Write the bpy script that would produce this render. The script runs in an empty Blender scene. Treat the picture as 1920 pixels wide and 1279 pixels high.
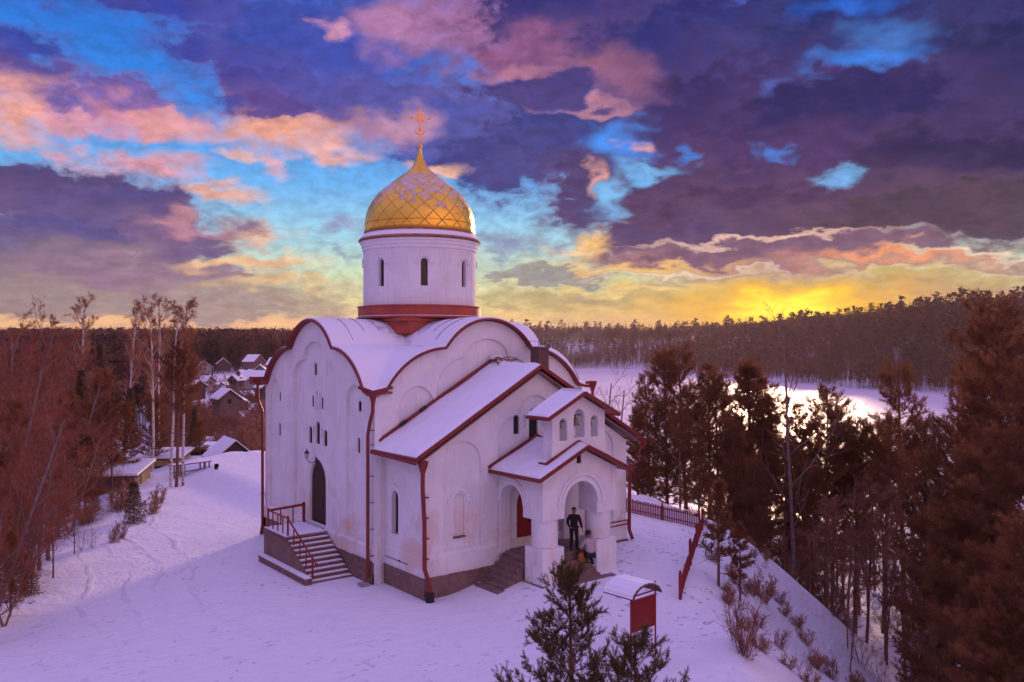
import bpy, math, random
import numpy as np
from mathutils import Vector, Matrix
from mathutils.geometry import tessellate_polygon
R = math.radians
PI = math.pi
scene = bpy.context.scene
col = scene.collection

# ------------------------------------------------------------------ camera
CAMX, CAMY, CAMZ = -17.02, -31.19, 9.99
YAW = R(37.92)
cd = bpy.data.cameras.new('camera'); cam = bpy.data.objects.new('camera', cd); col.objects.link(cam)
cam.location = (CAMX, CAMY, CAMZ)
cam.rotation_euler = (R(90.18), 0, -YAW)
cd.sensor_width = 36.0; cd.lens = 29.68; cd.clip_start = 0.1; cd.clip_end = 12000
scene.camera = cam
scene.view_settings.view_transform = 'Standard'; scene.view_settings.look = 'None'
scene.view_settings.exposure = 0.0; scene.view_settings.gamma = 1.0
scene.view_settings.use_curve_mapping = False
scene.cycles.max_bounces = 5; scene.cycles.diffuse_bounces = 3; scene.cycles.glossy_bounces = 3
scene.cycles.transparent_max_bounces = 8; scene.cycles.volume_bounces = 0
scene.cycles.use_denoising = True
try: scene.cycles.denoiser = 'OPENIMAGEDENOISE'
except Exception: pass

def lin(c, k=1.0):
    return tuple((((v/255.0)/12.92) if v/255.0 <= 0.04045 else (((v/255.0)+0.055)/1.055)**2.4)*k for v in c) + (1.0,)

# ------------------------------------------------------------------ sky (world), clouds laid out by azimuth and elevation
class NT:
    """small helper for node trees"""
    def __init__(s, tree): s.t = tree; s.n = tree.nodes; s.l = tree.links
    def add(s, kind, **kw):
        n = s.n.new(kind)
        for k, v in kw.items():
            if hasattr(n, k): setattr(n, k, v)
        return n
    def set(s, n, sock, v):
        if isinstance(v, bpy.types.NodeSocket): s.l.new(v, n.inputs[sock])
        elif v is not None: n.inputs[sock].default_value = v
    def math(s, op, a, b=None, c=None, clamp=False):
        n = s.n.new('ShaderNodeMath'); n.operation = op; n.use_clamp = clamp
        s.set(n, 0, a); s.set(n, 1, b)
        if c is not None: s.set(n, 2, c)
        return n.outputs[0]
    def vmath(s, op, a, b=None):
        n = s.n.new('ShaderNodeVectorMath'); n.operation = op
        s.set(n, 0, a); s.set(n, 1, b)
        return n.outputs['Value'] if op in ('LENGTH', 'DOT_PRODUCT', 'DISTANCE') else n.outputs['Vector']
    def mix(s, f, a, b, blend='MIX'):
        n = s.n.new('ShaderNodeMix'); n.data_type = 'RGBA'; n.blend_type = blend
        s.set(n, 0, f); s.set(n, 6, a); s.set(n, 7, b)
        return n.outputs[2]
    def maprange(s, v, a, b, c=0.0, d=1.0, smooth=True):
        n = s.n.new('ShaderNodeMapRange'); n.interpolation_type = 'SMOOTHSTEP' if smooth else 'LINEAR'
        s.set(n, 0, v); s.set(n, 1, a); s.set(n, 2, b); s.set(n, 3, c); s.set(n, 4, d)
        return n.outputs[0]
    def noise(s, vec, scale, detail=3.0, rough=0.5, dist=0.0, color=False):
        n = s.n.new('ShaderNodeTexNoise')
        s.set(n, 'Vector', vec); s.set(n, 'Scale', scale); s.set(n, 'Detail', detail); s.set(n, 'Roughness', rough); s.set(n, 'Distortion', dist)
        return n.outputs['Color'] if color else n.outputs[0]
    def ramp(s, v, stops, interp='LINEAR'):
        n = s.n.new('ShaderNodeValToRGB'); s.set(n, 0, v)
        cr = n.color_ramp; cr.interpolation = interp
        while len(cr.elements) > 1: cr.elements.remove(cr.elements[0])
        cr.elements[0].position = stops[0][0]; cr.elements[0].color = stops[0][1]
        for p, c in stops[1:]:
            e = cr.elements.new(p); e.color = c
        return n.outputs[0]

def build_world():
    w = bpy.data.worlds.new('World'); scene.world = w; w.use_nodes = True
    g = NT(w.node_tree); g.n.clear()
    out = g.add('ShaderNodeOutputWorld')
    tc = g.add('ShaderNodeTexCoord')
    rot = g.add('ShaderNodeVectorRotate'); rot.rotation_type = 'Z_AXIS'
    g.l.new(tc.outputs['Generated'], rot.inputs['Vector']); rot.inputs['Angle'].default_value = YAW   # +Y becomes the compass bearing of the church nave's far side
    D = rot.outputs[0]
    sp = g.add('ShaderNodeSeparateXYZ'); g.l.new(D, sp.inputs[0])
    x, y, z = sp.outputs
    az = g.math('ARCTAN2', x, y)
    el = g.math('ARCSINE', z)
    # degrees
    A = g.math('MULTIPLY', az, 57.2958); E = g.math('MULTIPLY', el, 57.2958)
    P = g.add('ShaderNodeCombineXYZ'); g.l.new(A, P.inputs[0]); g.l.new(E, P.inputs[1]); P = P.outputs[0]
    # noise domain: billows, flattened towards the horizon
    Ep = g.math('MAXIMUM', E, 0.0)
    qy = g.math('MULTIPLY_ADD', Ep, 0.24, g.math('DIVIDE', g.math('MULTIPLY', Ep, 2.4), g.math('ADD', Ep, 8.0)))
    q = g.add('ShaderNodeCombineXYZ'); g.l.new(g.math('MULTIPLY', A, 0.16), q.inputs[0]); g.l.new(qy, q.inputs[1]); q = q.outputs[0]
    n1 = g.vmath('SUBTRACT', g.noise(q, 0.9, 2.0, 0.5, 0.1, True), (0.5, 0.5, 0.5))
    n2 = g.vmath('SUBTRACT', g.noise(q, 2.6, 4.0, 0.52, 0.2, True), (0.5, 0.5, 0.5))
    W = g.vmath('ADD', g.vmath('MULTIPLY', n1, (6.0, 3.0, 0)), g.vmath('MULTIPLY', n2, (5.2, 3.2, 0)))
    PW = g.vmath('ADD', P, W)
    fine = g.noise(q, 5.0, 6.0, 0.62, 0.3)
    tone = g.maprange(g.noise(q, 1.7, 4.0, 0.6, 0.4), 0.46, 0.68)
    fineo = g.math('SUBTRACT', fine, 0.5)
    # clear sky
    grad = g.ramp(g.math('DIVIDE', E, 26.0, clamp=True), [(0.0, lin((248, 190, 140))), (0.045, lin((250, 205, 140))), (0.10, lin((240, 222, 150))),
        (0.18, lin((205, 225, 190))), (0.27, lin((160, 212, 232))), (0.40, lin((108, 180, 242))), (0.58, lin((52, 136, 228))), (0.80, lin((34, 108, 208))), (1.0, lin((30, 90, 192)))])
    def deg(px, py):
        return math.degrees(math.atan((px-960)/1583.0)), math.degrees(math.atan((645-py)/math.hypot(1583.0, px-960)))
    def blob(g, S, c, px, py, rx, ry, rgb, op=1.0, soft=0.45, rag=1.0, k=1.0):
        a0, e0 = deg(px, py)
        a1, _ = deg(px+rx, py); a2, _ = deg(px-rx, py); ra = (a1-a2)/2
        _, e1 = deg(px, py-ry); _, e2 = deg(px, py+ry); re = (e1-e2)/2
        v = g.vmath('MULTIPLY', g.vmath('SUBTRACT', S['PW'], (a0, e0, 0)), (1/ra, 1/re, 0))
        L = g.vmath('LENGTH', v)
        if rag > 0: L = g.math('MULTIPLY_ADD', S['fine'], 0.8*rag, L)
        m = g.maprange(L, 1+soft, 1-soft, 0.0, op)
        if rag <= 0.5: return g.mix(m, c, lin(rgb, k))
        gold = max(0.0, min(1.0, (py-330)/200.0)); glow = [198+50*gold, 132+55*gold, 168-30*gold]
        dark = max(rgb) < 170
        rgb2 = [v*.87+w_*.13 for v, w_ in zip(rgb, glow)] if dark else [v*.80+w_*.20 for v, w_ in zip(rgb, (120, 90, 150))]
        if dark and ra > 2.0 and rgb[0] < 165:
            c = g.mix(m, c, lin([v*.76+w_*.24 for v, w_ in zip(rgb, glow)], k))
            m = g.maprange(L, 1.12, 0.80, 0.0, op)
        c = g.mix(m, c, lin(rgb, k))
        return g.mix(g.math('MULTIPLY', m, S['tone']), c, lin(rgb2, k)) if ra > 1.2 else c
    var2 = g.maprange(fine, 0.28, 0.72, 0.84, 1.16)
    def reach(b):
        px, py, rx, ry = b[:4]; soft = b[6] if len(b) > 6 else .45; rag = b[7] if len(b) > 7 else 1.0
        a0, e0 = deg(px, py); k = 1+soft+.35*rag
        a1, _ = deg(px+rx, py); a2, _ = deg(px-rx, py); ra = (a1-a2)/2*k+5.0; _, e1 = deg(px, py-ry); _, e2 = deg(px, py+ry); re = (e1-e2)/2*k+2.9
        return a0-ra, a0+ra, e0-re, e0+re
    def region(a0, a1, e0, e1):
        tree_ = bpy.data.node_groups.new('sky_window', 'ShaderNodeTree')
        for nm, ty in (('base', 'NodeSocketColor'), ('PW', 'NodeSocketVector'), ('fine', 'NodeSocketFloat'), ('tone', 'NodeSocketFloat'), ('var', 'NodeSocketFloat')):
            tree_.interface.new_socket(nm, in_out='INPUT', socket_type=ty)
        tree_.interface.new_socket('sky', in_out='OUTPUT', socket_type='NodeSocketColor')
        h = NT(tree_); gi = h.add('NodeGroupInput'); go = h.add('NodeGroupOutput')
        S = {k: gi.outputs[k] for k in ('PW', 'fine', 'tone', 'var')}
        def near(b):
            r0, r1, s0, s1 = reach(b); return r1 > a0 and r0 < a1 and s1 > e0 and s0 < e1
        c = gi.outputs['base']
        for b in SKY:
            if near(b): c = blob(h, S, c, *b)
        sc_ = h.add('ShaderNodeVectorMath'); sc_.operation = 'SCALE'; h.l.new(c, sc_.inputs[0]); h.l.new(S['var'], sc_.inputs['Scale'])
        c = sc_.outputs[0]
        for b in SKY_GLOW:
            if near(b): c = blob(h, S, c, *b)
        h.l.new(c, go.inputs[0])
        n = g.add('ShaderNodeGroup'); n.node_tree = tree_
        g.l.new(grad, n.inputs['base']); g.l.new(PW, n.inputs['PW']); g.l.new(fineo, n.inputs['fine']); g.l.new(tone, n.inputs['tone']); g.l.new(var2, n.inputs['var'])
        return n.outputs[0]
    # unseen sky behind and above: lilac and rose brightened to light the facades
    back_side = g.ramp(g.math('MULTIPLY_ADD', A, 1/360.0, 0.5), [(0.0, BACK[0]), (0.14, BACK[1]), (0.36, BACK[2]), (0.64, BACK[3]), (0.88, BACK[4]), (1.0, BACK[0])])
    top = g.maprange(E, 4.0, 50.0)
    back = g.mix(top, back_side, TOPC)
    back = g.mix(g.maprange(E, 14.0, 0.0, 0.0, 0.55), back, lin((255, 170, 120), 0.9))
    fr = g.maprange(g.math('ABSOLUTE', A), 42.0, 66.0)
    hi = g.maprange(E, 27.0, 46.0)
    far_ = g.math('MAXIMUM', fr, hi); low = g.maprange(E, -0.3, -2.0); soil = lin((120, 95, 130))
    def shader(c):
        bgn = g.add('ShaderNodeBackground'); g.l.new(c, bgn.inputs[0]); return bgn.outputs[0]
    def pick(cond, a, b):
        m = g.add('ShaderNodeMixShader'); g.l.new(cond, m.inputs[0]); g.l.new(a, m.inputs[1]); g.l.new(b, m.inputs[2]); return m.outputs[0]
    # the sky is worked out window by window, so that each direction only weighs the clouds near it
    def window(a0, a1, e0, e1, lev):
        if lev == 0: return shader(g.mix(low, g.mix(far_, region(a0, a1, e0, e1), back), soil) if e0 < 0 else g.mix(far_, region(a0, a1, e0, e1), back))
        if (a1-a0) > 2.2*(e1-e0):
            m_ = (a0+a1)/2; return pick(g.math('GREATER_THAN', A, m_), window(a0, m_, e0, e1, lev-1), window(m_, a1, e0, e1, lev-1))
        m_ = (e0+e1)/2; return pick(g.math('GREATER_THAN', E, m_), window(a0, a1, e0, m_, lev-1), window(a0, a1, m_, e1, lev-1))
    front = window(-66.0, 66.0, -3.0, 46.0, 5)
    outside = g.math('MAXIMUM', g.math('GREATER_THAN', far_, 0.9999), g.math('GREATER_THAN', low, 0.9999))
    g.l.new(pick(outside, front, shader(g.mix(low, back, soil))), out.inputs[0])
    w.cycles.sampling_method = 'MANUAL'; w.cycles.sample_map_resolution = 512
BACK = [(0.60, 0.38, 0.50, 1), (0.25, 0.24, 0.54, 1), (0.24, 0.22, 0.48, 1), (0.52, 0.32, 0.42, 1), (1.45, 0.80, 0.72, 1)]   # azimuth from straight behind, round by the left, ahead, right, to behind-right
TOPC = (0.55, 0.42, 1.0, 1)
# px, py, rx, ry, colour, opacity, softness
SKY = [
 (1480, 560, 420, 110, (205, 175, 110), 0.8, 0.95, 0.3),
 # upper left deck
 (320, 8, 250, 42, (51, 66, 162), 0.95, 0.8), (470, 105, 150, 42, (56, 66, 160), 0.95, 0.75), (610, 60, 170, 75, (53, 76, 169), 0.9, 0.8),
 (0, 100, 110, 48, (52, 71, 164), 0.9, 0.8), (530, 175, 130, 50, (69, 66, 148), 0.95, 0.7), (670, 130, 150, 60, (63, 80, 174), 0.9, 0.8),
 (720, 200, 160, 55, (79, 82, 162), 0.9, 0.8), (860, 250, 150, 60, (72, 85, 169), 0.9, 0.8), (960, 300, 120, 60, (53, 63, 133), 0.9, 0.8),
 (30, 140, 130, 28, (91, 80, 155), 0.9, 0.8), (50, 200, 95, 40, (250, 172, 150), 0.95, 0.75), (215, 190, 110, 22, (106, 90, 167), 0.9, 0.8),
 (225, 220, 120, 24, (222, 148, 170), 0.9, 0.8), (300, 235, 80, 20, (238, 165, 160), 0.8, 0.8),
 (525, 240, 115, 36, (250, 172, 140), 0.95, 0.75), (530, 200, 80, 26, (86, 71, 145), 0.9, 0.77), (740, 235, 60, 28, (205, 150, 175), 0.8, 0.77),
 (630, 283, 60, 15, (246, 180, 168), 0.9, 0.8), (515, 312, 24, 20, (240, 175, 180), 0.8, 0.8), (455, 290, 42, 11, (245, 185, 165), 0.85, 0.8),
 (130, 275, 34, 18, (225, 160, 175), 0.85, 0.8), (270, 310, 95, 22, (232, 162, 170), 0.9, 0.8), (385, 364, 75, 15, (252, 185, 152), 0.9, 0.8), (830, 312, 45, 12, (250, 190, 160), 0.85, 0.8),
 # left middle deck
 (90, 350, 170, 48, (73, 65, 119), 0.95, 0.75), (190, 405, 190, 55, (80, 72, 130), 0.95, 0.75), (320, 445, 120, 36, (105, 85, 134), 0.9, 0.8),
 (40, 440, 200, 60, (87, 81, 140), 0.9, 0.77), (345, 425, 60, 14, (200, 140, 152), 0.8, 0.77), (80, 505, 300, 50, (108, 98, 134), 0.9, 0.77), (280, 520, 230, 45, (142, 116, 142), 0.9, 0.77),
 (150, 570, 420, 32, (152, 134, 138), 0.9, 0.77), (470, 565, 220, 32, (165, 148, 142), 0.85, 0.77), (465, 488, 110, 14, (246, 194, 142), 0.9, 0.77), (530, 535, 85, 12, (238, 200, 142), 0.85, 0.77),
 (480, 432, 52, 20, (242, 182, 146), 0.9, 0.75), (462, 424, 36, 13, (111, 97, 142), 0.8, 0.77), (655, 415, 60, 20, (150, 150, 190), 0.7, 0.77), (650, 470, 80, 6, (140, 165, 190), 0.6, 0.77),
 # top middle
 (745, 50, 65, 46, (192, 134, 178), 0.85, 0.77), (625, 50, 26, 22, (222, 155, 182), 0.85, 0.77), (900, 35, 140, 55, (180, 118, 158), 0.95, 0.8),
 # great right deck
 (1120, 50, 240, 90, (47, 48, 117), 0.97, 0.75), (1010, 105, 150, 50, (140, 88, 134), 0.9, 0.77), (1260, 130, 210, 100, (52, 45, 109), 0.97, 0.75),
 (1420, 60, 280, 90, (39, 48, 117), 0.97, 0.8), (1720, 60, 320, 120, (26, 45, 109), 0.97, 0.8), (1830, 200, 230, 170, (29, 40, 95), 0.97, 0.8),
 (1370, 240, 260, 120, (48, 42, 101), 0.97, 0.75), (1110, 150, 90, 42, (172, 110, 136), 0.85, 0.87), (1010, 172, 130, 38, (63, 58, 124), 0.92, 0.8), (960, 140, 70, 12, (190, 125, 150), 0.8, 0.77),
 (1070, 265, 130, 70, (53, 63, 133), 0.92, 0.8), (1580, 260, 280, 100, (42, 37, 92), 0.95, 0.77), (1600, 190, 190, 60, (32, 37, 96), 0.9, 0.87), (1720, 330, 330, 80, (36, 37, 84), 0.95, 0.77),
 (1300, 360, 220, 66, (66, 51, 96), 0.97, 0.75), (1480, 400, 330, 60, (72, 52, 94), 0.95, 0.8), (1780, 390, 300, 50, (70, 59, 81), 0.9, 0.77),
 (1240, 445, 140, 38, (78, 63, 108), 0.92, 0.8), (1090, 350, 60, 62, (72, 60, 110), 0.9, 0.8), (1100, 202, 60, 9, (205, 140, 152), 0.7, 0.87), (1480, 270, 140, 40, (66, 48, 101), 0.6, 0.95),
 # breaks of blue
 (1160, 268, 50, 40, (71, 146, 244), 0.95, 0.8, 1.3), (1225, 318, 62, 15, (115, 188, 246), 0.9, 0.8, 1.3), (1140, 368, 34, 28, (125, 189, 244), 0.95, 0.8, 1.3),
 (1620, 108, 95, 20, (51, 132, 234), 0.95, 0.8, 1.3), (1562, 320, 38, 14, (115, 184, 242), 0.9, 0.8, 1.3), (1428, 276, 26, 15, (69, 132, 224), 0.8, 0.77, 1.3), (1290, 280, 14, 12, (63, 129, 222), 0.8, 0.77),
 (1600, 12, 70, 18, (33, 104, 216), 0.8, 0.77), (1660, 60, 90, 22, (66, 128, 212), 0.7, 0.87), (1458, 158, 20, 20, (86, 106, 196), 0.6, 0.87),
 (1203, 268, 20, 12, (226, 156, 162), 0.9, 0.8), (1098, 345, 15, 26, (232, 168, 158), 0.8, 0.77),
 # low bands
 (1103, 456, 40, 20, (252, 198, 126), 0.95, 0.7), (940, 466, 80, 22, (136, 152, 184), 0.85, 0.77), (1060, 470, 40, 9, (250, 208, 160), 0.8, 0.77), (1310, 490, 190, 26, (158, 112, 122), 0.85, 0.77), (1500, 470, 300, 22, (114, 85, 115), 0.85, 0.77),
 (1620, 500, 330, 22, (170, 120, 128), 0.8, 0.77), (1430, 449, 190, 5, (240, 196, 176), 0.9, 0.77), (1680, 486, 150, 11, (244, 158, 112), 0.9, 0.77), (1830, 468, 110, 7, (244, 222, 190), 0.85, 0.77),
 (1190, 500, 160, 9, (250, 200, 120), 0.9, 0.77), (1020, 516, 110, 13, (150, 150, 150), 0.85, 0.77), (1280, 512, 150, 5, (246, 226, 190), 0.8, 0.77), (1700, 512, 200, 7, (236, 210, 160), 0.8, 0.77), (1060, 562, 190, 20, (176, 160, 118), 0.75, 0.87), (1180, 540, 120, 7, (246, 210, 130), 0.8, 0.77),
 (1870, 545, 240, 22, (178, 136, 136), 0.8, 0.87), (1710, 530, 240, 18, (192, 172, 112), 0.7, 0.87), (900, 500, 60, 10, (190, 215, 200), 0.6, 0.87),
]
SKY_GLOW = [(1475, 590, 380, 42, (226, 168, 76), 0.45, 0.9, 0.15), (1480, 588, 200, 46, (255, 186, 24), 0.95, 0.9, 0.15, 1.1), (1482, 592, 95, 26, (255, 214, 60), 0.95, 0.9, 0.1, 1.7),
 (400, 612, 900, 14, (252, 190, 140), 0.7, 0.8, 0.2)]
build_world()

# ------------------------------------------------------------------ the low sun beyond the wooded shore
SUN_AZ = YAW + R(18.2); SUN_EL = R(8.0)
sl = bpy.data.lights.new('sun', 'SUN'); sl.energy = 3.5; sl.angle = R(7.0); sl.color = (1.0, 0.60, 0.36)
so = bpy.data.objects.new('sun', sl); col.objects.link(so)
sd_ = Vector((math.sin(SUN_AZ)*math.cos(SUN_EL), math.cos(SUN_AZ)*math.cos(SUN_EL), math.sin(SUN_EL)))
so.rotation_euler = sd_.to_track_quat('Z', 'Y').to_euler(); so.location = (60, 60, 60)
# ------------------------------------------------------------------ materials
MATS = {}
def mat(name, base, rough=0.8, var=None, vscale=3.0, bump=0.0, bscale=20.0, metallic=0.0, spec=0.3, detail=5.0, extra=None, coat=0.0):
    m = bpy.data.materials.new(name); m.use_nodes = True
    g = NT(m.node_tree); b = g.n['Principled BSDF']
    b.inputs['Roughness'].default_value = rough; b.inputs['Metallic'].default_value = metallic
    b.inputs['Specular IOR Level'].default_value = spec
    tc = g.add('ShaderNodeTexCoord'); vec = tc.outputs['Object']
    c = tuple(base)+(1,) if len(base) == 3 else base
    if var is not None:
        f = g.maprange(g.noise(vec, vscale, detail, 0.6, 0.4), 0.32, 0.68)
        cc = g.mix(f, c, tuple(var)+(1,))
    else: cc = None
    if extra: cc = extra(g, vec, cc if cc is not None else c, b)
    if cc is not None and isinstance(cc, bpy.types.NodeSocket): g.l.new(cc, b.inputs['Base Color'])
    else: b.inputs['Base Color'].default_value = c
    if bump > 0:
        bn = g.add('ShaderNodeBump'); bn.inputs['Strength'].default_value = 1.0; bn.inputs['Distance'].default_value = bump
        g.l.new(g.noise(vec, bscale, 6.0, 0.65, 0.3), bn.inputs['Height']); g.l.new(bn.outputs[0], b.inputs['Normal'])
    MATS[name] = m
    return m

def ex_plaster(g, vec, c, b):
    # dirt runs, peeling warm patches low on the walls, soft trowel mottling
    geo = g.add('ShaderNodeNewGeometry'); sp = g.add('ShaderNodeSeparateXYZ'); g.l.new(geo.outputs['Position'], sp.inputs[0])
    st = g.vmath('MULTIPLY', geo.outputs['Position'], (2.6, 2.6, 0.35))
    streak = g.maprange(g.noise(st, 1.6, 5, 0.7, 0.2), 0.52, 0.76, 0.0, 0.55)
    c = g.mix(streak, c, (0.50, 0.44, 0.42, 1))
    patch = g.maprange(g.noise(geo.outputs['Position'], 0.55, 4, 0.6, 0.8), 0.50, 0.66, 0.0, 0.75)
    low = g.math('MULTIPLY', patch, g.maprange(sp.outputs[2], 5.0, 1.6))
    c = g.mix(low, c, (0.70, 0.50, 0.40, 1))
    spots = g.maprange(g.noise(geo.outputs['Position'], 9.0, 3, 0.6), 0.70, 0.76, 0.0, 0.35)
    return g.mix(spots, c, (0.4, 0.36, 0.36, 1))
def ex_stone(g, vec, c, b):
    geo = g.add('ShaderNodeNewGeometry')
    v = g.add('ShaderNodeTexVoronoi'); v.feature = 'F1'; g.l.new(g.vmath('MULTIPLY', geo.outputs['Position'], (1, 1, .8)), v.inputs['Vector']); v.inputs['Scale'].default_value = 3.2
    c = g.mix(0.5, c, g.ramp(v.outputs['Color'], [(0, (0.13, 0.07, 0.06, 1)), (0.5, (0.27, 0.15, 0.12, 1)), (1, (0.20, 0.14, 0.13, 1))]))
    e = g.add('ShaderNodeTexVoronoi'); e.feature = 'DISTANCE_TO_EDGE'; g.l.new(g.vmath('MULTIPLY', geo.outputs['Position'], (1, 1, .8)), e.inputs['Vector']); e.inputs['Scale'].default_value = 3.2
    return g.mix(g.maprange(e.outputs['Distance'], 0.05, 0.0, 0.0, 0.6), c, (0.08, 0.05, 0.05, 1))
def ex_planks(g, vec, c, b):
    w = g.add('ShaderNodeTexWave'); w.wave_type = 'BANDS'; w.bands_direction = 'Z'; g.l.new(vec, w.inputs['Vector']); w.inputs['Scale'].default_value = 2.4; w.inputs['Distortion'].default_value = 0.6
    c = g.mix(g.maprange(w.outputs['Fac'], 0.12, 0.0, 0.0, 0.6), c, (0.03, 0.02, 0.02, 1))
    return g.mix(g.maprange(g.noise(g.vmath('MULTIPLY', vec, (0.6, 0.6, 5.0)), 2.0, 4, 0.7), 0.4, 0.7, 0.0, 0.45), c, (0.10, 0.07, 0.065, 1))
mat('white_plaster', (0.78, 0.77, 0.78), 0.9, (0.70, 0.68, 0.70), 0.8, 0.012, 14, extra=ex_plaster)
mat('white_plaster_trim', (0.80, 0.79, 0.80), 0.9, (0.74, 0.72, 0.73), 2.0, 0.006, 20)
mat('plinth_stone', (0.24, 0.14, 0.12), 0.85, (0.17, 0.11, 0.10), 2.0, 0.03, 9, extra=ex_stone)
mat('step_stone', (0.19, 0.11, 0.10), 0.85, (0.26, 0.16, 0.14), 3.0, 0.02, 12)
mat('red_metal', (0.22, 0.022, 0.018), 0.45, (0.16, 0.018, 0.016), 1.7, 0.003, 8, spec=0.4)
mat('red_rail', (0.28, 0.022, 0.026), 0.5, (0.20, 0.02, 0.02), 4)
mat('fence_red', (0.27, 0.028, 0.028), 0.7, (0.18, 0.022, 0.02), 4)
mat('drum_red', (0.42, 0.07, 0.045), 0.5, (0.32, 0.05, 0.035), 1.3, 0.004, 5, spec=0.4)
mat('copper_trim', (0.42, 0.17, 0.09), 0.45, (0.30, 0.12, 0.08), 3, metallic=0.3)
mat('brown_door', (0.10, 0.035, 0.03), 0.6, (0.07, 0.028, 0.025), 6, 0.004, 30)
mat('red_door', (0.26, 0.02, 0.02), 0.5, (0.2, 0.018, 0.018), 5)
mat('dark_glass', (0.02, 0.02, 0.03), 0.12, spec=0.6)
mat('window_frame', (0.10, 0.05, 0.04), 0.6)
mat('black_iron', (0.02, 0.018, 0.02), 0.5)
mat('lamp_glass', (0.5, 0.5, 0.55), 0.2)
mat('brick', (0.16, 0.07, 0.06), 0.9, (0.10, 0.05, 0.045), 8, 0.01, 15)
mat('soot_metal', (0.12, 0.10, 0.10), 0.7)
mat('bell_bronze', (0.22, 0.13, 0.06), 0.4, metallic=0.9)
mat('cross_gold', (0.85, 0.42, 0.16), 0.35, metallic=0.85)
mat('soffit_wood', (0.28, 0.15, 0.12), 0.8, (0.20, 0.11, 0.09), 5)
mat('concrete', (0.36, 0.33, 0.34), 0.9, (0.28, 0.26, 0.27), 4)
mat('dark_wood', (0.11, 0.055, 0.05), 0.85, (0.07, 0.04, 0.035), 1.3, 0.02, 9, extra=ex_planks)
mat('grey_wood', (0.26, 0.19, 0.17), 0.85, (0.18, 0.13, 0.12), 1.3, 0.02, 9, extra=ex_planks)
mat('yellow_plank', (0.55, 0.33, 0.16), 0.8, (0.42, 0.25, 0.13), 3, 0.008, 10)
mat('blue_paint', (0.10, 0.18, 0.26), 0.7, (0.07, 0.13, 0.20), 3)
mat('brown_wall', (0.22, 0.12, 0.10), 0.85, (0.15, 0.09, 0.08), 1.3, 0.02, 9, extra=ex_planks)
mat('pale_wall', (0.42, 0.34, 0.30), 0.85, (0.34, 0.28, 0.26), 1.3, 0.02, 9, extra=ex_planks)
mat('board_red', (0.20, 0.010, 0.012), 0.5, (0.17, 0.010, 0.012), 1.2)
mat('pine_bark', (0.26, 0.10, 0.06), 0.9, (0.13, 0.055, 0.04), 5, 0.03, 14)
mat('pale_bark', (0.24, 0.165, 0.15), 0.9, (0.15, 0.10, 0.09), 4, 0.01, 14)
mat('dark_bark', (0.12, 0.055, 0.045), 0.95, (0.17, 0.09, 0.07), 5, 0.02, 14)
def ex_birch(g, vec, c, b):
    geo = g.add('ShaderNodeNewGeometry')
    f = g.maprange(g.noise(g.vmath('MULTIPLY', geo.outputs['Position'], (1, 1, 3.2)), 1.7, 5, 0.75), 0.56, 0.63)
    return g.mix(f, c, (0.05, 0.035, 0.03, 1))
mat('birch_bark', (0.66, 0.56, 0.50), 0.8, (0.50, 0.40, 0.36), 3, extra=ex_birch)
mat('twig_warm', (0.42, 0.20, 0.11), 0.85, (0.30, 0.13, 0.08), 2)
mat('twig_brown', (0.24, 0.095, 0.062), 0.9, (0.32, 0.13, 0.085), 1.0)
mat('twig_red', (0.32, 0.10, 0.055), 0.9, (0.22, 0.075, 0.045), 0.6)
def leafy(name, a, b_, sc=0.9):
    def ex(g, vec, c, b):
        geo = g.add('ShaderNodeNewGeometry')
        c2 = g.mix(g.maprange(g.noise(geo.outputs['Position'], sc, 4, 0.6), 0.35, 0.65), c, tuple(b_)+(1,))
        return c2
    m = mat(name, a, 0.75, extra=ex, spec=0.2)
    # needles and thin twigs let low light through
    g = NT(m.node_tree); b = g.n['Principled BSDF']; tr = g.add('ShaderNodeBsdfTranslucent'); mx = g.add('ShaderNodeMixShader'); mx.inputs[0].default_value = 0.42
    src = b.inputs['Base Color'].links[0].from_socket; g.l.new(src, tr.inputs[0]); g.l.new(b.outputs[0], mx.inputs[1]); g.l.new(tr.outputs[0], mx.inputs[2]); g.l.new(mx.outputs[0], g.n['Material Output'].inputs[0])
    return m
leafy('pine_needles', (0.20, 0.088, 0.038), (0.25, 0.095, 0.042))
leafy('pine_needles_near', (0.090, 0.066, 0.030), (0.13, 0.078, 0.036), 2.5)
leafy('spruce_needles', (0.12, 0.09, 0.05), (0.17, 0.09, 0.055))
leafy('far_conifer', (0.055, 0.028, 0.028), (0.08, 0.036, 0.032), 0.05)
leafy('far_bare', (0.19, 0.075, 0.068), (0.11, 0.045, 0.045), 0.03)
leafy('dry_grass', (0.34, 0.20, 0.13), (0.24, 0.13, 0.09), 0.5)
mat('coat_black', (0.018, 0.014, 0.018), 0.9)
mat('coat_grey', (0.46, 0.38, 0.40), 0.95, (0.40, 0.33, 0.35), 20)
mat('trouser_dark', (0.022, 0.018, 0.024), 0.9)
mat('skin', (0.28, 0.13, 0.10), 0.6)
mat('hair_dark', (0.03, 0.018, 0.015), 0.8)
mat('bag_orange', (0.45, 0.13, 0.05), 0.6)
mat('cloth_khaki', (0.30, 0.22, 0.15), 0.9)

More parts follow.
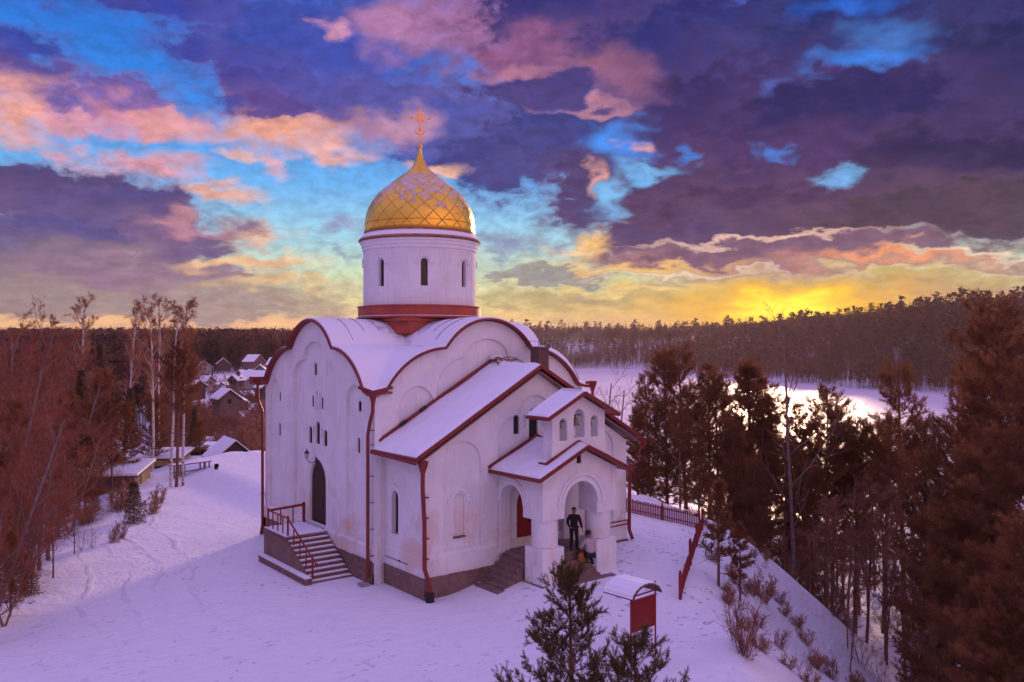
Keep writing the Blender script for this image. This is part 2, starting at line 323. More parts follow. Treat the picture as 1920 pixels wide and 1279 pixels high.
def ex_snow_ground(g, vec, c, b):
    geo = g.add('ShaderNodeNewGeometry'); P = geo.outputs['Position']
    at = g.add('ShaderNodeAttribute'); at.attribute_name = 'cover'
    cov = at.outputs['Fac']          # 0 open snow .. 1 forest floor / rough ground
    # litter, dry grass and leaf mould showing through
    lit = g.noise(P, 0.9, 7, 0.72, 0.6)
    lit2 = g.noise(P, 5.0, 5, 0.7, 0.3)
    f = g.math('MULTIPLY_ADD', lit2, 0.5, g.math('MULTIPLY', lit, 0.7))
    thr = g.math('MULTIPLY_ADD', cov, -0.22, 0.83)
    m = g.maprange(f, thr, g.math('ADD', thr, 0.10), 0.0, 0.8)
    c = g.mix(g.math('MULTIPLY', m, g.maprange(cov, 0.03, 0.5)), c, (0.20, 0.11, 0.085, 1))
    gs = g.maprange(g.noise(g.vmath('MULTIPLY', P, (1, 1, 0.5)), 7.0, 4, 0.75), 0.60, 0.72, 0.0, 0.75)
    c = g.mix(g.math('MULTIPLY', gs, g.math('MULTIPLY', g.maprange(cov, 0.04, 0.4), g.maprange(lit, 0.38, 0.6))), c, (0.30, 0.18, 0.14, 1))
    # wheel and ski tracks and trodden snow
    tr = g.add('ShaderNodeAttribute'); tr.attribute_name = 'trod'
    vor = g.add('ShaderNodeTexVoronoi'); vor.feature = 'SMOOTH_F1'; g.l.new(g.vmath('ADD', P, g.vmath('MULTIPLY', g.noise(P, 1.2, 3, 0.6, 0, True), (0.8, 0.8, 0))), vor.inputs['Vector']); vor.inputs['Scale'].default_value = 3.4
    pr = g.maprange(vor.outputs['Distance'], 0.26, 0.12)
    pr = g.math('MULTIPLY', pr, g.maprange(g.noise(P, 0.7, 3, 0.6), 0.42, 0.60))
    foot = g.math('MULTIPLY', pr, tr.outputs['Fac'])
    big = g.noise(P, 0.45, 5, 0.6, 0.5); mid = g.noise(P, 2.3, 6, 0.65, 0.3); sm = g.noise(P, 14.0, 4, 0.6)
    h = g.math('MULTIPLY_ADD', mid, 0.05, g.math('MULTIPLY', big, 0.16))
    h = g.math('MULTIPLY_ADD', sm, 0.008, h)
    h = g.math('MULTIPLY_ADD', foot, -0.11, h)
    h = g.math('MULTIPLY_ADD', g.math('MULTIPLY', g.noise(P, 2.2, 6, 0.7), g.maprange(cov, 0.02, 0.35)), 0.30, h)
    ru = g.add('ShaderNodeAttribute'); ru.attribute_name = 'rutx'; rm = g.add('ShaderNodeAttribute'); rm.attribute_name = 'rutm'
    ruw = g.math('ADD', ru.outputs['Fac'], g.math('MULTIPLY', g.noise(P, 0.16, 2, 0.5), 3.2)); rut = None
    for off in (-0.6, 0.9, 2.1, 3.5):
        k_ = g.maprange(g.math('ABSOLUTE', g.math('SUBTRACT', ruw, off)), 0.15, 0.04)
        rut = k_ if rut is None else g.math('MAXIMUM', rut, k_)
    rut = g.math('MULTIPLY', rut, g.math('MULTIPLY', rm.outputs['Fac'], g.maprange(g.noise(P, 0.5, 3, 0.6), 0.35, 0.6)))
    h = g.math('MULTIPLY_ADD', rut, -0.022, h)
    wind = g.noise(g.vmath('MULTIPLY', P, (1.0, 2.4, 1.0)), 1.1, 5, 0.62, 1.2)
    h = g.math('MULTIPLY_ADD', wind, 0.05, h)
    bn = g.add('ShaderNodeBump'); bn.inputs['Strength'].default_value = 1.0; bn.inputs['Distance'].default_value = 1.0
    g.l.new(h, bn.inputs['Height']); g.l.new(bn.outputs[0], b.inputs['Normal'])
    dirt = g.maprange(g.noise(P, 0.8, 6, 0.7, 0.4), 0.5, 0.75, 0.0, 0.22)
    c = g.mix(dirt, c, (0.62, 0.55, 0.56, 1))
    return g.mix(g.math('MAXIMUM', g.math('MULTIPLY', foot, 0.8), g.math('MULTIPLY', rut, 0.3)), c, (0.42, 0.36, 0.44, 1))
mat('snow_ground', (0.80, 0.77, 0.81), 0.75, extra=ex_snow_ground, spec=0.2)
def ex_roof_snow(g, vec, c, b):
    geo = g.add('ShaderNodeNewGeometry'); P = geo.outputs['Position']
    bn = g.add('ShaderNodeBump'); bn.inputs['Distance'].default_value = 0.06; bn.inputs['Strength'].default_value = 0.8
    g.l.new(g.noise(P, 2.0, 5, 0.6), bn.inputs['Height']); g.l.new(bn.outputs[0], b.inputs['Normal'])
    return c
mat('roof_snow', (0.82, 0.80, 0.86), 0.7, extra=ex_roof_snow, spec=0.2)
def ex_vault_snow(g, vec, c, b):
    geo = g.add('ShaderNodeNewGeometry'); P = geo.outputs['Position']
    at = g.add('ShaderNodeAttribute'); at.attribute_name = 'bare'
    n = g.noise(P, 1.6, 6, 0.7, 0.5)
    f = g.maprange(g.math('ADD', n, at.outputs['Fac']), 0.80, 1.05, 0, 0.75)
    c = g.mix(f, c, (0.34, 0.27, 0.33, 1))
    bn = g.add('ShaderNodeBump'); bn.inputs['Distance'].default_value = 0.05; bn.inputs['Strength'].default_value = 0.8
    g.l.new(g.noise(P, 2.5, 5, 0.65), bn.inputs['Height']); g.l.new(bn.outputs[0], b.inputs['Normal'])
    return c
mat('vault_snow', (0.82, 0.80, 0.86), 0.6, extra=ex_vault_snow, spec=0.25)
def ex_gold(g, vec, c, b):
    uv = g.add('ShaderNodeUVMap'); uv.uv_map = 'UVMap'
    sp = g.add('ShaderNodeSeparateXYZ'); g.l.new(uv.outputs[0], sp.inputs[0])
    a = g.math('ADD', sp.outputs[0], sp.outputs[1]); d = g.math('SUBTRACT', sp.outputs[0], sp.outputs[1])
    e1 = g.math('PINGPONG', a, 0.5); e2 = g.math('PINGPONG', d, 0.5)
    e = g.math('MINIMUM', e1, e2)
    seam = g.maprange(e, 0.0, 0.05, 1.0, 0.0)
    # each lozenge differs a hair in tone and roughness
    wn = g.add('ShaderNodeTexWhiteNoise'); wn.noise_dimensions = '2D'
    cc = g.add('ShaderNodeCombineXYZ'); g.l.new(g.math('FLOOR', a), cc.inputs[0]); g.l.new(g.math('FLOOR', d), cc.inputs[1]); g.l.new(cc.outputs[0], wn.inputs['Vector'])
    c = g.mix(g.math('MULTIPLY', wn.outputs[0], 0.35), c, (0.80, 0.40, 0.05, 1))
    c = g.mix(g.math('MULTIPLY', seam, 0.5), c, (0.18, 0.07, 0.02, 1))
    geo = g.add('ShaderNodeNewGeometry'); P = geo.outputs['Position']; ps = g.add('ShaderNodeSeparateXYZ'); g.l.new(P, ps.inputs[0])
    n = g.noise(P, 1.9, 7, 0.66, 0.8)
    hz = g.maprange(ps.outputs[2], 15.9, 17.6, -0.02, 0.15)
    hz = g.math('SUBTRACT', hz, g.maprange(ps.outputs[2], 18.4, 18.9, 0.0, 0.5))
    sn = g.maprange(g.math('ADD', n, hz), 0.60, 0.68)
    c = g.mix(g.math('MULTIPLY', sn, 0.85), c, (0.66, 0.52, 0.50, 1))
    g.l.new(g.math('SUBTRACT', 0.95, g.math('MULTIPLY', sn, 0.9)), b.inputs['Metallic'])
    g.l.new(g.math('MULTIPLY_ADD', sn, 0.45, g.math('MULTIPLY_ADD', wn.outputs[0], 0.08, 0.27)), b.inputs['Roughness'])
    bn = g.add('ShaderNodeBump'); bn.inputs['Distance'].default_value = 0.02; bn.inputs['Strength'].default_value = 1.0
    g.l.new(g.math('ADD', g.maprange(e, 0.0, 0.06), g.math('MULTIPLY_ADD', sn, 1.2, g.math('MULTIPLY', g.noise(P, 3.0, 2, 0.5), 0.8))), bn.inputs['Height'])
    g.l.new(bn.outputs[0], b.inputs['Normal'])
    return c
mat('gold_tiles', (1.0, 0.60, 0.09), 0.3, extra=ex_gold)
def ex_ice(g, vec, c, b):
    geo = g.add('ShaderNodeNewGeometry'); P = geo.outputs['Position']
    v = g.vmath('MULTIPLY', P, (0.012, 0.03, 1))
    f = g.maprange(g.noise(v, 1.0, 5, 0.6, 0.5), 0.35, 0.65)
    c = g.mix(f, c, (0.86, 0.72, 0.74, 1))
    g.l.new(g.maprange(f, 0, 1, 0.34, 0.46), b.inputs['Roughness'])
    return c
mat('lake_ice', (0.90, 0.80, 0.84), 0.45, extra=ex_ice, spec=1.0)

# ------------------------------------------------------------------ mesh helpers
def tag(o, label=None, cat=None, group=None, kind=None):
    if label: o['label'] = label
    if cat: o['category'] = cat
    if group: o['group'] = group
    if kind: o['kind'] = kind
    return o
def thing(name, label, cat, loc=(0, 0, 0), rz=0.0, group=None):
    o = bpy.data.objects.new(name, None); col.objects.link(o); o.empty_display_size = 0.3
    o.location = loc; o.rotation_euler = (0, 0, rz)
    return tag(o, label, cat, group)
class MB:
    def __init__(s): s.v = []; s.f = []
    def add(s, vs, fs):
        k = len(s.v); s.v.extend([tuple(p) for p in vs]); s.f.extend([tuple(i+k for i in f) for f in fs]); return s
    def box(s, x0, x1, y0, y1, z0, z1):
        return s.add([(x0,y0,z0),(x1,y0,z0),(x1,y1,z0),(x0,y1,z0),(x0,y0,z1),(x1,y0,z1),(x1,y1,z1),(x0,y1,z1)],
                     [(0,3,2,1),(4,5,6,7),(0,1,5,4),(1,2,6,5),(2,3,7,6),(3,0,4,7)])
    def beam(s, a, b, w, h, up=(0, 0, 1)):
        a = Vector(a); b = Vector(b); d = (b-a).normalized(); u = Vector(up)
        r = d.cross(u); r = r.normalized() if r.length > 1e-5 else Vector((1, 0, 0)); u = r.cross(d).normalized()
        vs = []
        for p in (a, b):
            for i, j in ((-1,-1),(1,-1),(1,1),(-1,1)): vs.append(p + r*(w/2*i) + u*(h/2*j))
        return s.add(vs, [(0,3,2,1),(4,5,6,7),(0,1,5,4),(1,2,6,5),(2,3,7,6),(3,0,4,7)])
    def tube(s, pts, rad, n=8, cap=True):
        pts = [Vector(p) for p in pts]
        if not hasattr(rad, '__len__'): rad = [rad]*len(pts)
        vs = []; fs = []
        for i, p in enumerate(pts):
            d = (pts[min(i+1, len(pts)-1)] - pts[max(i-1, 0)]).normalized()
            a = Vector((0, 0, 1)) if abs(d.z) < 0.9 else Vector((1, 0, 0))
            r = d.cross(a).normalized(); u = r.cross(d).normalized()
            for k in range(n):
                t = 2*PI*k/n; vs.append(p + r*(math.cos(t)*rad[i]) + u*(math.sin(t)*rad[i]))
        for i in range(len(pts)-1):
            for k in range(n):
                fs.append((i*n+k, i*n+(k+1) % n, (i+1)*n+(k+1) % n, (i+1)*n+k))
        if cap: fs.append(tuple(range(n-1, -1, -1))); fs.append(tuple((len(pts)-1)*n+k for k in range(n)))
        return s.add(vs, fs)
    def lathe(s, prof, cx=0, cy=0, n=32, cap=True):
        vs = []; fs = []
        for r, z in prof:
            for k in range(n):
                t = 2*PI*k/n; vs.append((cx+r*math.cos(t), cy+r*math.sin(t), z))
        for i in range(len(prof)-1):
            for k in range(n): fs.append((i*n+k, i*n+(k+1) % n, (i+1)*n+(k+1) % n, (i+1)*n+k))
        if cap: fs.append(tuple(range(n-1, -1, -1))); fs.append(tuple((len(prof)-1)*n+k for k in range(n)))
        return s.add(vs, fs)
    def panel(s, outer, holes, w0, w1, M, back=True):
        """plate with holes: outline in (u,v), thickness from w0 (front) to w1 (back); M(u,v,w) -> xyz"""
        loops = [outer]+list(holes)
        tri = tessellate_polygon([[Vector((p[0], p[1], 0)) for p in l] for l in loops])
        flat = [p for l in loops for p in l]; n = len(flat)
        vs = [M(p[0], p[1], w0) for p in flat] + [M(p[0], p[1], w1) for p in flat]
        fs = [tuple(t) for t in tri] + ([tuple(i+n for i in reversed(t)) for t in tri] if back else [])
        k = 0
        for l in loops:
            m = len(l)
            for i in range(m): fs.append((k+i, k+(i+1) % m, n+k+(i+1) % m, n+k+i))
            k += m
        return s.add(vs, fs)
    def build(s, name, m, parent=None, smooth=False, recalc=True, loc=None):
        me = bpy.data.meshes.new(name); me.from_pydata(s.v, [], s.f)
        if recalc:
            import bmesh
            bm = bmesh.new(); bm.from_mesh(me); bmesh.ops.recalc_face_normals(bm, faces=bm.faces); bm.to_mesh(me); bm.free()
        me.materials.append(MATS[m] if isinstance(m, str) else m)
        if smooth: me.shade_smooth()
        o = bpy.data.objects.new(name, me); col.objects.link(o)
        if parent is not None: o.parent = parent
        if loc is not None: o.location = loc
        return o
def fast_mesh(name, V, F, m, parent=None, quads=False, smooth=False):
    """numpy arrays straight into a mesh; F is (n,3) or (n,4)"""
    V = np.asarray(V, np.float32); F = np.asarray(F, np.int32); k = F.shape[1]
    me = bpy.data.meshes.new(name)
    me.vertices.add(len(V)); me.vertices.foreach_set('co', V.ravel())
    me.loops.add(F.size); me.loops.foreach_set('vertex_index', F.ravel())
    me.polygons.add(len(F)); me.polygons.foreach_set('loop_start', np.arange(0, F.size, k, dtype=np.int32))
    me.update(calc_edges=True)
    me.materials.append(MATS[m] if isinstance(m, str) else m)
    if smooth: me.shade_smooth()
    if name is None: return me
    o = bpy.data.objects.new(name, me); col.objects.link(o)
    if parent is not None: o.parent = parent
    return o
def arch(c, hw, z0, zs, rise=None, n=14):
    """round-headed opening, (u,v) loop"""
    rise = hw if rise is None else rise
    pts = [(c-hw, z0), (c+hw, z0)]
    for i in range(n+1):
        t = PI*i/n; pts.append((c+hw*math.cos(t), zs+rise*math.sin(t)))
    return pts
def bevel(o, w=0.02, seg=1):
    m = o.modifiers.new('bevel', 'BEVEL'); m.width = w; m.segments = seg; m.limit_method = 'ANGLE'; m.angle_limit = R(40)
    return o
# ------------------------------------------------------------------ terrain: church knoll, village hollow, wooded valley, frozen lake
CY, SY = math.cos(YAW), math.sin(YAW)
def to_world(r, d): return CAMX + r*CY + d*SY, CAMY - r*SY + d*CY
def to_rd(x, y):
    X = x-CAMX; Y = y-CAMY
    return X*CY - Y*SY, X*SY + Y*CY
PLATEAU = [(6.0, -5), (6.2, 12), (6.8, 25), (7.6, 34), (10.6, 45.5), (8.6, 53), (3, 62), (-8, 70), (-24, 73), (-28, 66), (-25.5, 58), (-22.5, 48), (-21.2, 40), (-20.5, 33), (-22, 20), (-21, 5), (-16, -6)]
LAKE = [(-40, 190), (20, 172), (78, 165), (150, 140), (230, 190), (310, 330), (330, 480), (300, 560), (292, 585), (264, 650), (240, 770), (232, 930), (178, 1150), (90, 1165), (10, 1140), (-30, 800), (-60, 400)]
def poly_sd(px, py, poly):
    best = np.full(np.shape(px), 1e9); inside = np.zeros(np.shape(px), bool)
    n = len(poly)
    for i in range(n):
        x0, y0 = poly[i]; x1, y1 = poly[(i+1) % n]
        dx, dy = x1-x0, y1-y0
        t = np.clip(((px-x0)*dx+(py-y0)*dy)/(dx*dx+dy*dy), 0, 1)
        best = np.minimum(best, np.hypot(px-x0-t*dx, py-y0-t*dy))
        c = ((y0 > py) != (y1 > py)) & (px < (x1-x0)*(py-y0)/((y1-y0) if y1 != y0 else 1e-9)+x0)
        inside ^= c
    return np.where(inside, -best, best)
def sstep(a, b, x):
    t = np.clip((x-a)/(b-a), 0, 1); return t*t*(3-2*t)
def wob(x, y, s, seed=0.0):
    return (np.sin(x*s*1.0+seed+1.7*np.sin(y*s*0.7+seed)) + np.sin(y*s*1.3-seed*2+1.3*np.sin(x*s*0.9))+0.6*np.sin((x+y)*s*2.3+seed*3))/2.6
def terrain(x, y):
    x = np.asarray(x, float); y = np.asarray(y, float)
    r, d = to_rd(x, y)
    sd = poly_sd(r, d, PLATEAU); s = np.maximum(sd, 0)
    dl = poly_sd(r, d, LAKE)
    base = 0.58*sstep(1.2, 5.0, x)*sstep(-11.5, -5.5, y) + 0.16*sstep(6, 12, x)*sstep(-8, -3, y)
    base = base - 0.42*sstep(10.5, 17, x)
    base = base + 0.05*wob(x, y, 0.35, 2)*(1-sstep(0, 6, -sd)*0.6)
    t = r + 0.15*d
    wr = sstep(-7, 5, t)
    lip = 0.8 + 0.5*wob(x, y, 0.25, 5)
    dropR = 0.86*s*s/(s+2.0*lip); dropL = 0.42*s*s/(s+4.0)
    far = sstep(430, 560, d + 0*r)
    FRn = -25.0 + np.minimum(15.5, np.maximum(dl, -8)*0.125)
    azr = np.clip(r/np.maximum(d, 1), -0.7, 0.9)
    H = 17 + 13*sstep(0.1, 0.6, azr)
    FRf = -25.0 + (H+25)*sstep(-5, 175, dl) + 1.0*wob(x, y, 0.02, 3)*sstep(0, 60, dl)
    FRf = np.where(dl < 0, -25+np.maximum(dl, -8)*0.1, FRf)
    isf = sstep(-120, 60, d + 0.9*np.maximum(r-235, 0)*1.2 - 480)
    FR = FRn*(1-isf)+FRf*isf
    FL = -3.4 - 1.6*sstep(90, 240, d) + 5.0*sstep(330, 520, d) + 6*sstep(520, 900, d)
    hr = -dropR; hl = -dropL
    def smax(a, b, k): 
        h = np.clip(0.5+0.5*(a-b)/k, 0, 1); return b*(1-h)+a*h+k*h*(1-h)
    R_ = smax(base*np.exp(-s/8)+hr, FR, 2.5); L_ = smax(base*np.exp(-s/8)+hl, FL, 1.0)
    R_ = np.where(s <= 0, base, np.where(isf > 0.01, FR*isf+R_*(1-isf), R_)); L_ = np.where(s <= 0, base, L_)
    wfar = sstep(-0.24, -0.06, azr)
    w = wr*(1-sstep(60, 140, d)) + wfar*sstep(60, 140, d)
    h = R_*w + L_*(1-w)
    rough = sstep(0.0, 9, s)
    h = h + rough*(0.35*wob(x, y, 0.45, 1)+0.22*wob(x, y, 1.3, 4)) * np.where(dl < 2, 0, 1) * np.where(d > 250, 0.5, 1)
    near = sstep(-3.0, 0.5, sd)*(1-rough)*0.10
    h = h + near*wob(x, y, 1.9, 7)
    h = np.where(dl < 0, np.minimum(h, -25.6), h)
    return h
def ground_z(x, y): return float(terrain(np.array([x]), np.array([y]))[0])

def build_ground():
    azs = np.concatenate([np.arange(-180, -40, 5.0), np.arange(-40, 42, 0.22), np.arange(45, 180, 5.0)])
    azs = np.radians(azs)
    rs = [0.0, 2.0]; x = 2.0
    while x < 2050:
        x += max(0.35, x*0.011) if x < 90 else x*0.022
        rs.append(x)
    rs = np.array(rs)
    A, Rr_ = np.meshgrid(azs, rs)
    r = Rr_*np.sin(A); d = Rr_*np.cos(A)
    X = CAMX + r*CY + d*SY; Y = CAMY - r*SY + d*CY
    Z = terrain(X, Y)
    na, nr = len(azs), len(rs)
    V = np.stack([X, Y, Z], -1).reshape(-1, 3)
    I = np.arange(nr*na).reshape(nr, na)
    a = I[:-1, :]; b = np.roll(I, -1, 1)[:-1, :]; c = np.roll(I, -1, 1)[1:, :]; e = I[1:, :]
    F = np.stack([a, e, c, b], -1).reshape(-1, 4)
    o = fast_mesh('ground', V, F, 'snow_ground', smooth=True)
    me = o.data
    rr, dd = to_rd(V[:, 0], V[:, 1]); sd = poly_sd(rr, dd, PLATEAU)
    cov = np.clip(sstep(0.2, 12, sd)*0.8 + 0.2*sstep(-1.5, 1.0, sd), 0, 1)
    cov = np.where(rr < -5, np.minimum(cov, np.where(dd > 70, 0.85, cov)), cov)
    at = me.attributes.new('cover', 'FLOAT', 'POINT'); at.data.foreach_set('value', cov.astype(np.float32))
    x, y = V[:, 0], V[:, 1]
    trod = 0.9*sstep(4.5, 1.5, np.abs(poly_sd(x, y, [(12.5, -3), (16, -2), (15.5, -5), (10, -8), (6, -9.5), (5, -8), (10, -5.5)])))
    trod = np.maximum(trod, 0.8*np.exp(-((x+6-(y-8)*0.12)/2.2)**2)*sstep(0, 8, y)*sstep(50, 30, y))
    trod = np.maximum(trod, (0.28+0.25*wob(x, y, 0.3, 3))*sstep(2, -3, sd))
    at = me.attributes.new('trod', 'FLOAT', 'POINT'); at.data.foreach_set('value', trod.astype(np.float32))
    o['kind'] = 'structure'
    at = me.attributes.new('rutx', 'FLOAT', 'POINT'); at.data.foreach_set('value', (x+7.6-0.10*(y-8)-0.8*np.sin(y*0.09)).astype(np.float32))
    at = me.attributes.new('rutm', 'FLOAT', 'POINT'); at.data.foreach_set('value', (sstep(-2, 6, y)*sstep(44, 30, y)*sstep(9, 5, np.abs(x+7))).astype(np.float32))
    mb = MB()
    L = [to_world(r*1.0, d) for r, d in [(-300, 120), (-300, 1500), (700, 1500), (700, 120)]]
    mb.add([(p[0], p[1], -25.0) for p in L], [(0, 1, 2, 3)])
    lo = mb.build('lake', 'lake_ice', recalc=False)
    lo.data.flip_normals() if lo.data.polygons[0].normal.z < 0 else None
    lo['kind'] = 'structure'
build_ground()
# ------------------------------------------------------------------ church (metres; near corner of the main block at 0,0)
WD = 11.7; MID = 5.85; DEP = 3.12
church = thing('white_church', 'white plaster church with gold onion dome and red trimmed snowy roofs', 'church')
def T(s):
    """trefoil roof line height along a facade"""
    s = min(max(s, 0.0), WD); s = min(s, WD-s)
    if s < 3.5:
        t = max(s, 0.0)
        zz = 9.75-3.52 + math.sqrt(max(0.0, 3.52**2-(3.5-max(t, 0.45))**2))
        if s < 0.45: zz -= (0.45-s)*0.35
        return zz
    return 11.05-2.9 + math.sqrt(max(0.0, 2.9**2-(MID-s)**2))
def trefoil_outline(z0, dz=0.0, n=90):
    top = [(WD*i/n, T(WD*i/n)+dz) for i in range(n+1)]
    return [(0, z0)] + top + [(WD, z0)]
def arc_pts(cx, cz, r, a0, a1, n=10):
    return [(cx+r*math.cos(R(a0+(a1-a0)*i/n)), cz+r*math.sin(R(a0+(a1-a0)*i/n))) for i in range(n+1)]
def trefoil_niche(c, hw, hc, z0, zjoint, zapex, zspring):
    """tall recess with a raised round centre and two quarter-round shoulders (counter-clockwise)"""
    pts = [(c-hw, z0), (c+hw, z0)]
    for i in range(9):
        t = PI/2*i/8; pts.append((c+hc+(hw-hc)*math.cos(t), zspring+(zjoint-zspring)*math.sin(t)))
    for i in range(13):
        t = PI*(0.06+0.88*i/12); pts.append((c+hc*math.cos(t), zjoint+(zapex-zjoint)*math.sin(t)))
    for i in range(9):
        t = PI/2*(1-i/8); pts.append((c-hc-(hw-hc)*math.cos(t), zspring+(zjoint-zspring)*math.sin(t)))
    return pts

ML = lambda u, v, w: (w, u, v)                    # left facade: u along +Y, w inwards (+X)
MFm = lambda u, v, w: (max(u, .004), w-.004, v)                   # front facade: w inwards (+Y)
MR = lambda u, v, w: (WD-w+.003, min(max(u, .006), WD-.006), v)
MBk = lambda u, v, w: (min(max(u, .005), WD-.008), WD-w+.004, v)
PT = 'white_plaster'
PZ = 0.85
def window_part(parent, M, c, hw, z0, zs, w, glass='dark_glass', frame=True):
    m = MB(); m.panel(arch(c, hw+0.02, z0-0.02, zs), [], w, w+0.02, M)
    f = None
    if frame:
        fr = MB(); fr.panel(arch(c, hw+0.01, z0-0.01, zs), [arch(c, hw-0.045, z0+0.05, zs)], w-0.04, w+0.01, M)
        f = fr.build('window', 'window_frame', parent)
        m.build('pane', glass, f)
    else:
        f = m.build('window', glass, parent)
    return f
def hood(parent, M, c, hw, zs, t=0.09, d=0.05, foot=0.14, w0=0.0, name='hood_mould'):
    """raised arched moulding with little turned-out feet"""
    o = []; n = 16
    for i in range(n+1):
        a = PI*i/n; o.append((c+(hw+t)*math.cos(a), zs+(hw+t)*math.sin(a)))
    inn = []
    for i in range(n+1):
        a = PI*(1-i/n); inn.append((c+hw*math.cos(a), zs+hw*math.sin(a)))
    pts = [(c+hw+t+foot, zs-t*0.9), (c+hw+t+foot, zs)] + o + [(c-hw-t-foot, zs), (c-hw-t-foot, zs-t*0.9), (c-hw, zs-t*0.9)] + inn + [(c+hw, zs-t*0.9)]
    if foot <= 0: pts = o + inn
    m = MB(); m.panel(pts, [], w0-d, w0+0.01, M)
    return m.build(name, 'white_plaster_trim', parent)

# ---- left facade ------------------------------------------------------------
holes = [arch(10.48, 0.80, 1.6, 7.39), arch(1.70, 0.83, 1.6, 7.40), trefoil_niche(5.78, 2.36, 1.25, 1.6, 9.25, 10.13, 8.35)]
SK = 0.16
wl = MB()
wl.panel(trefoil_outline(0.0, -0.03), holes, 0.0, SK, ML)
core_h = [arch(10.08, .13, 7.07, 7.41), arch(1.50, .13, 7.07, 7.41),                       # upper small
          arch(10.13, .13, 5.28, 5.82), arch(1.58, .13, 5.28, 5.82),                       # lower small
          arch(5.91, .14, 8.5, 8.95),                                                       # top centre
          arch(5.82, .16, 6.85, 7.62), arch(6.22, .09, 7.0, 7.45), arch(5.48, .09, 6.85, 7.6), arch(5.20, .09, 6.95, 7.42),
          arch(5.70, .22, 5.28, 6.12), arch(6.52, .20, 5.25, 5.86), arch(4.90, .20, 5.25, 5.82), arch(6.13, .10, 5.65, 6.0), arch(5.28, .10, 5.6, 5.98)]
door_l = (5.71, 0.87, 1.50, 3.46)
def door_arch(c, hw, z0, zs, k=0.0, rise=1.0):
    pts = [(c-hw-k, z0-(0 if k == 0 else 0)), (c+hw+k, z0)]
    for i in range(17):
        t = PI*i/16; ct = math.cos(t); pts.append((c+(hw+k)*ct, zs+(rise+k*0.8)*(math.sin(t)**0.92)*(1+0.10*(1-abs(ct)))))
    return pts
DA = lambda k: door_arch(*door_l, k=k)
core_h.append(DA(0.0))
wl.panel([(0.02, 0.0), (WD-0.02, 0.0)]+[(p[0]*0.996+0.02, p[1]) for p in reversed(trefoil_outline(0, -0.06)[1:-1])], core_h, SK, SK+0.30, ML)
wl.build('wall', PT, church)
bk = MB(); bk.panel(trefoil_outline(0.0, -0.1), [], SK+0.30, SK+0.42, ML)
for c, hw, z0, zs in [(6.13, .10, 5.65, 6.0), (5.28, .10, 5.6, 5.98), (5.48, .09, 6.85, 7.6), (5.82, .16, 6.85, 7.62)]:
    bk.panel(arch(c, hw+.02, z0-.02, zs), [], SK+0.10, SK+0.29, ML)
bk.build('inner_wall', PT, church)
for c, hw, z0, zs, w in [(10.08, .13, 7.07, 7.41, .05), (1.50, .13, 7.07, 7.41, .06), (10.13, .13, 5.28, 5.82, .08), (1.58, .13, 5.28, 5.82, .09), (5.91, .14, 8.5, 8.95, .07),
                       (5.70, .22, 5.28, 6.12, .12), (6.52, .20, 5.25, 5.86, .12), (4.90, .20, 5.25, 5.82, .12), (6.22, .09, 7.0, 7.45, .06), (5.20, .09, 6.95, 7.42, .06)]:
    window_part(church, ML, c, hw, z0, zs, SK+w)
for c, zs, hw in [(10.13, 5.82, .17), (1.58, 5.82, .18), (5.91, 8.95, .20)]:
    m = MB()
    for sgn in (-1, 1): m.panel([(c+sgn*(hw-.03), zs-.62), (c+sgn*(hw+.05), zs-.62), (c+sgn*(hw+.05), zs), (c+sgn*(hw-.03), zs)], [], SK-.03, SK+.01, ML)
    o = arc_pts(c, zs, hw+.05, 0, 180); i_ = arc_pts(c, zs, hw-.03, 180, 0)
    m.panel(o+i_, [], SK-.034, SK+.01, ML)
    for sgn in (-1, 1): m.panel([(c+sgn*(hw+.05), zs-.62), (c+sgn*(hw+.18), zs-.62), (c+sgn*(hw+.18), zs-.55), (c+sgn*(hw+.05), zs-.55)], [], SK-.03, SK+.01, ML)
    m.build('window_surround', 'white_plaster_trim', church)
# door with its pointed surround
d = MB(); d.panel(DA(0.0), [], SK+.12, SK+.18, ML)
dd_ = d.build('door', 'brown_door', church)
d = MB()
for k in range(9):
    u = door_l[0]-door_l[1]+0.1+k*(2*door_l[1]-0.2)/8; hgt = door_l[3]+0.75*math.sqrt(max(0, 1-((u-door_l[0])/door_l[1])**2))
    d.add(*MB().box(SK+.105, SK+.125, u-.012, u+.012, 1.55, hgt).__dict__.values())
d.box(SK+.09, SK+.13, 5.45, 5.49, 2.35, 2.75)
d.build('handle', 'black_iron', dd_)
d = MB(); d.panel(DA(0.20)[0:2][:0]+DA(0.20), [DA(0.11)], SK-.03, SK+.02, ML)
d.panel(DA(0.33), [DA(0.235)], SK-.045, SK+.01, ML)
d.build('door_surround', 'white_plaster_trim', church)
# broad slope at foot of the white wall
def wall_band(parent, M, u0, u1, z0, z1, d0=0.05, gaps=()):
    segs = []; a = u0
    for g0, g1 in gaps: segs.append((a, g0)); a = g1
    segs.append((a, u1))
    m = MB()
    for a, b in segs:
        vs = [M(a, z0, -d0), M(b, z0, -d0), M(b, z1, -d0), M(a, z1, -d0), M(a, z1+.12, 0.01), M(b, z1+.12, 0.01), M(a, z0, 0.01), M(b, z0, 0.01)]
        m.add(vs, [(0, 1, 2, 3), (3, 2, 5, 4), (0, 3, 4, 6), (1, 7, 5, 2), (0, 6, 7, 1)])
    return m.build('wall_band', PT, parent)
wall_band(church, ML, 0.0, WD, 0.5, 1.48, 0.05, [(door_l[0]-1.1, door_l[0]+1.1)])

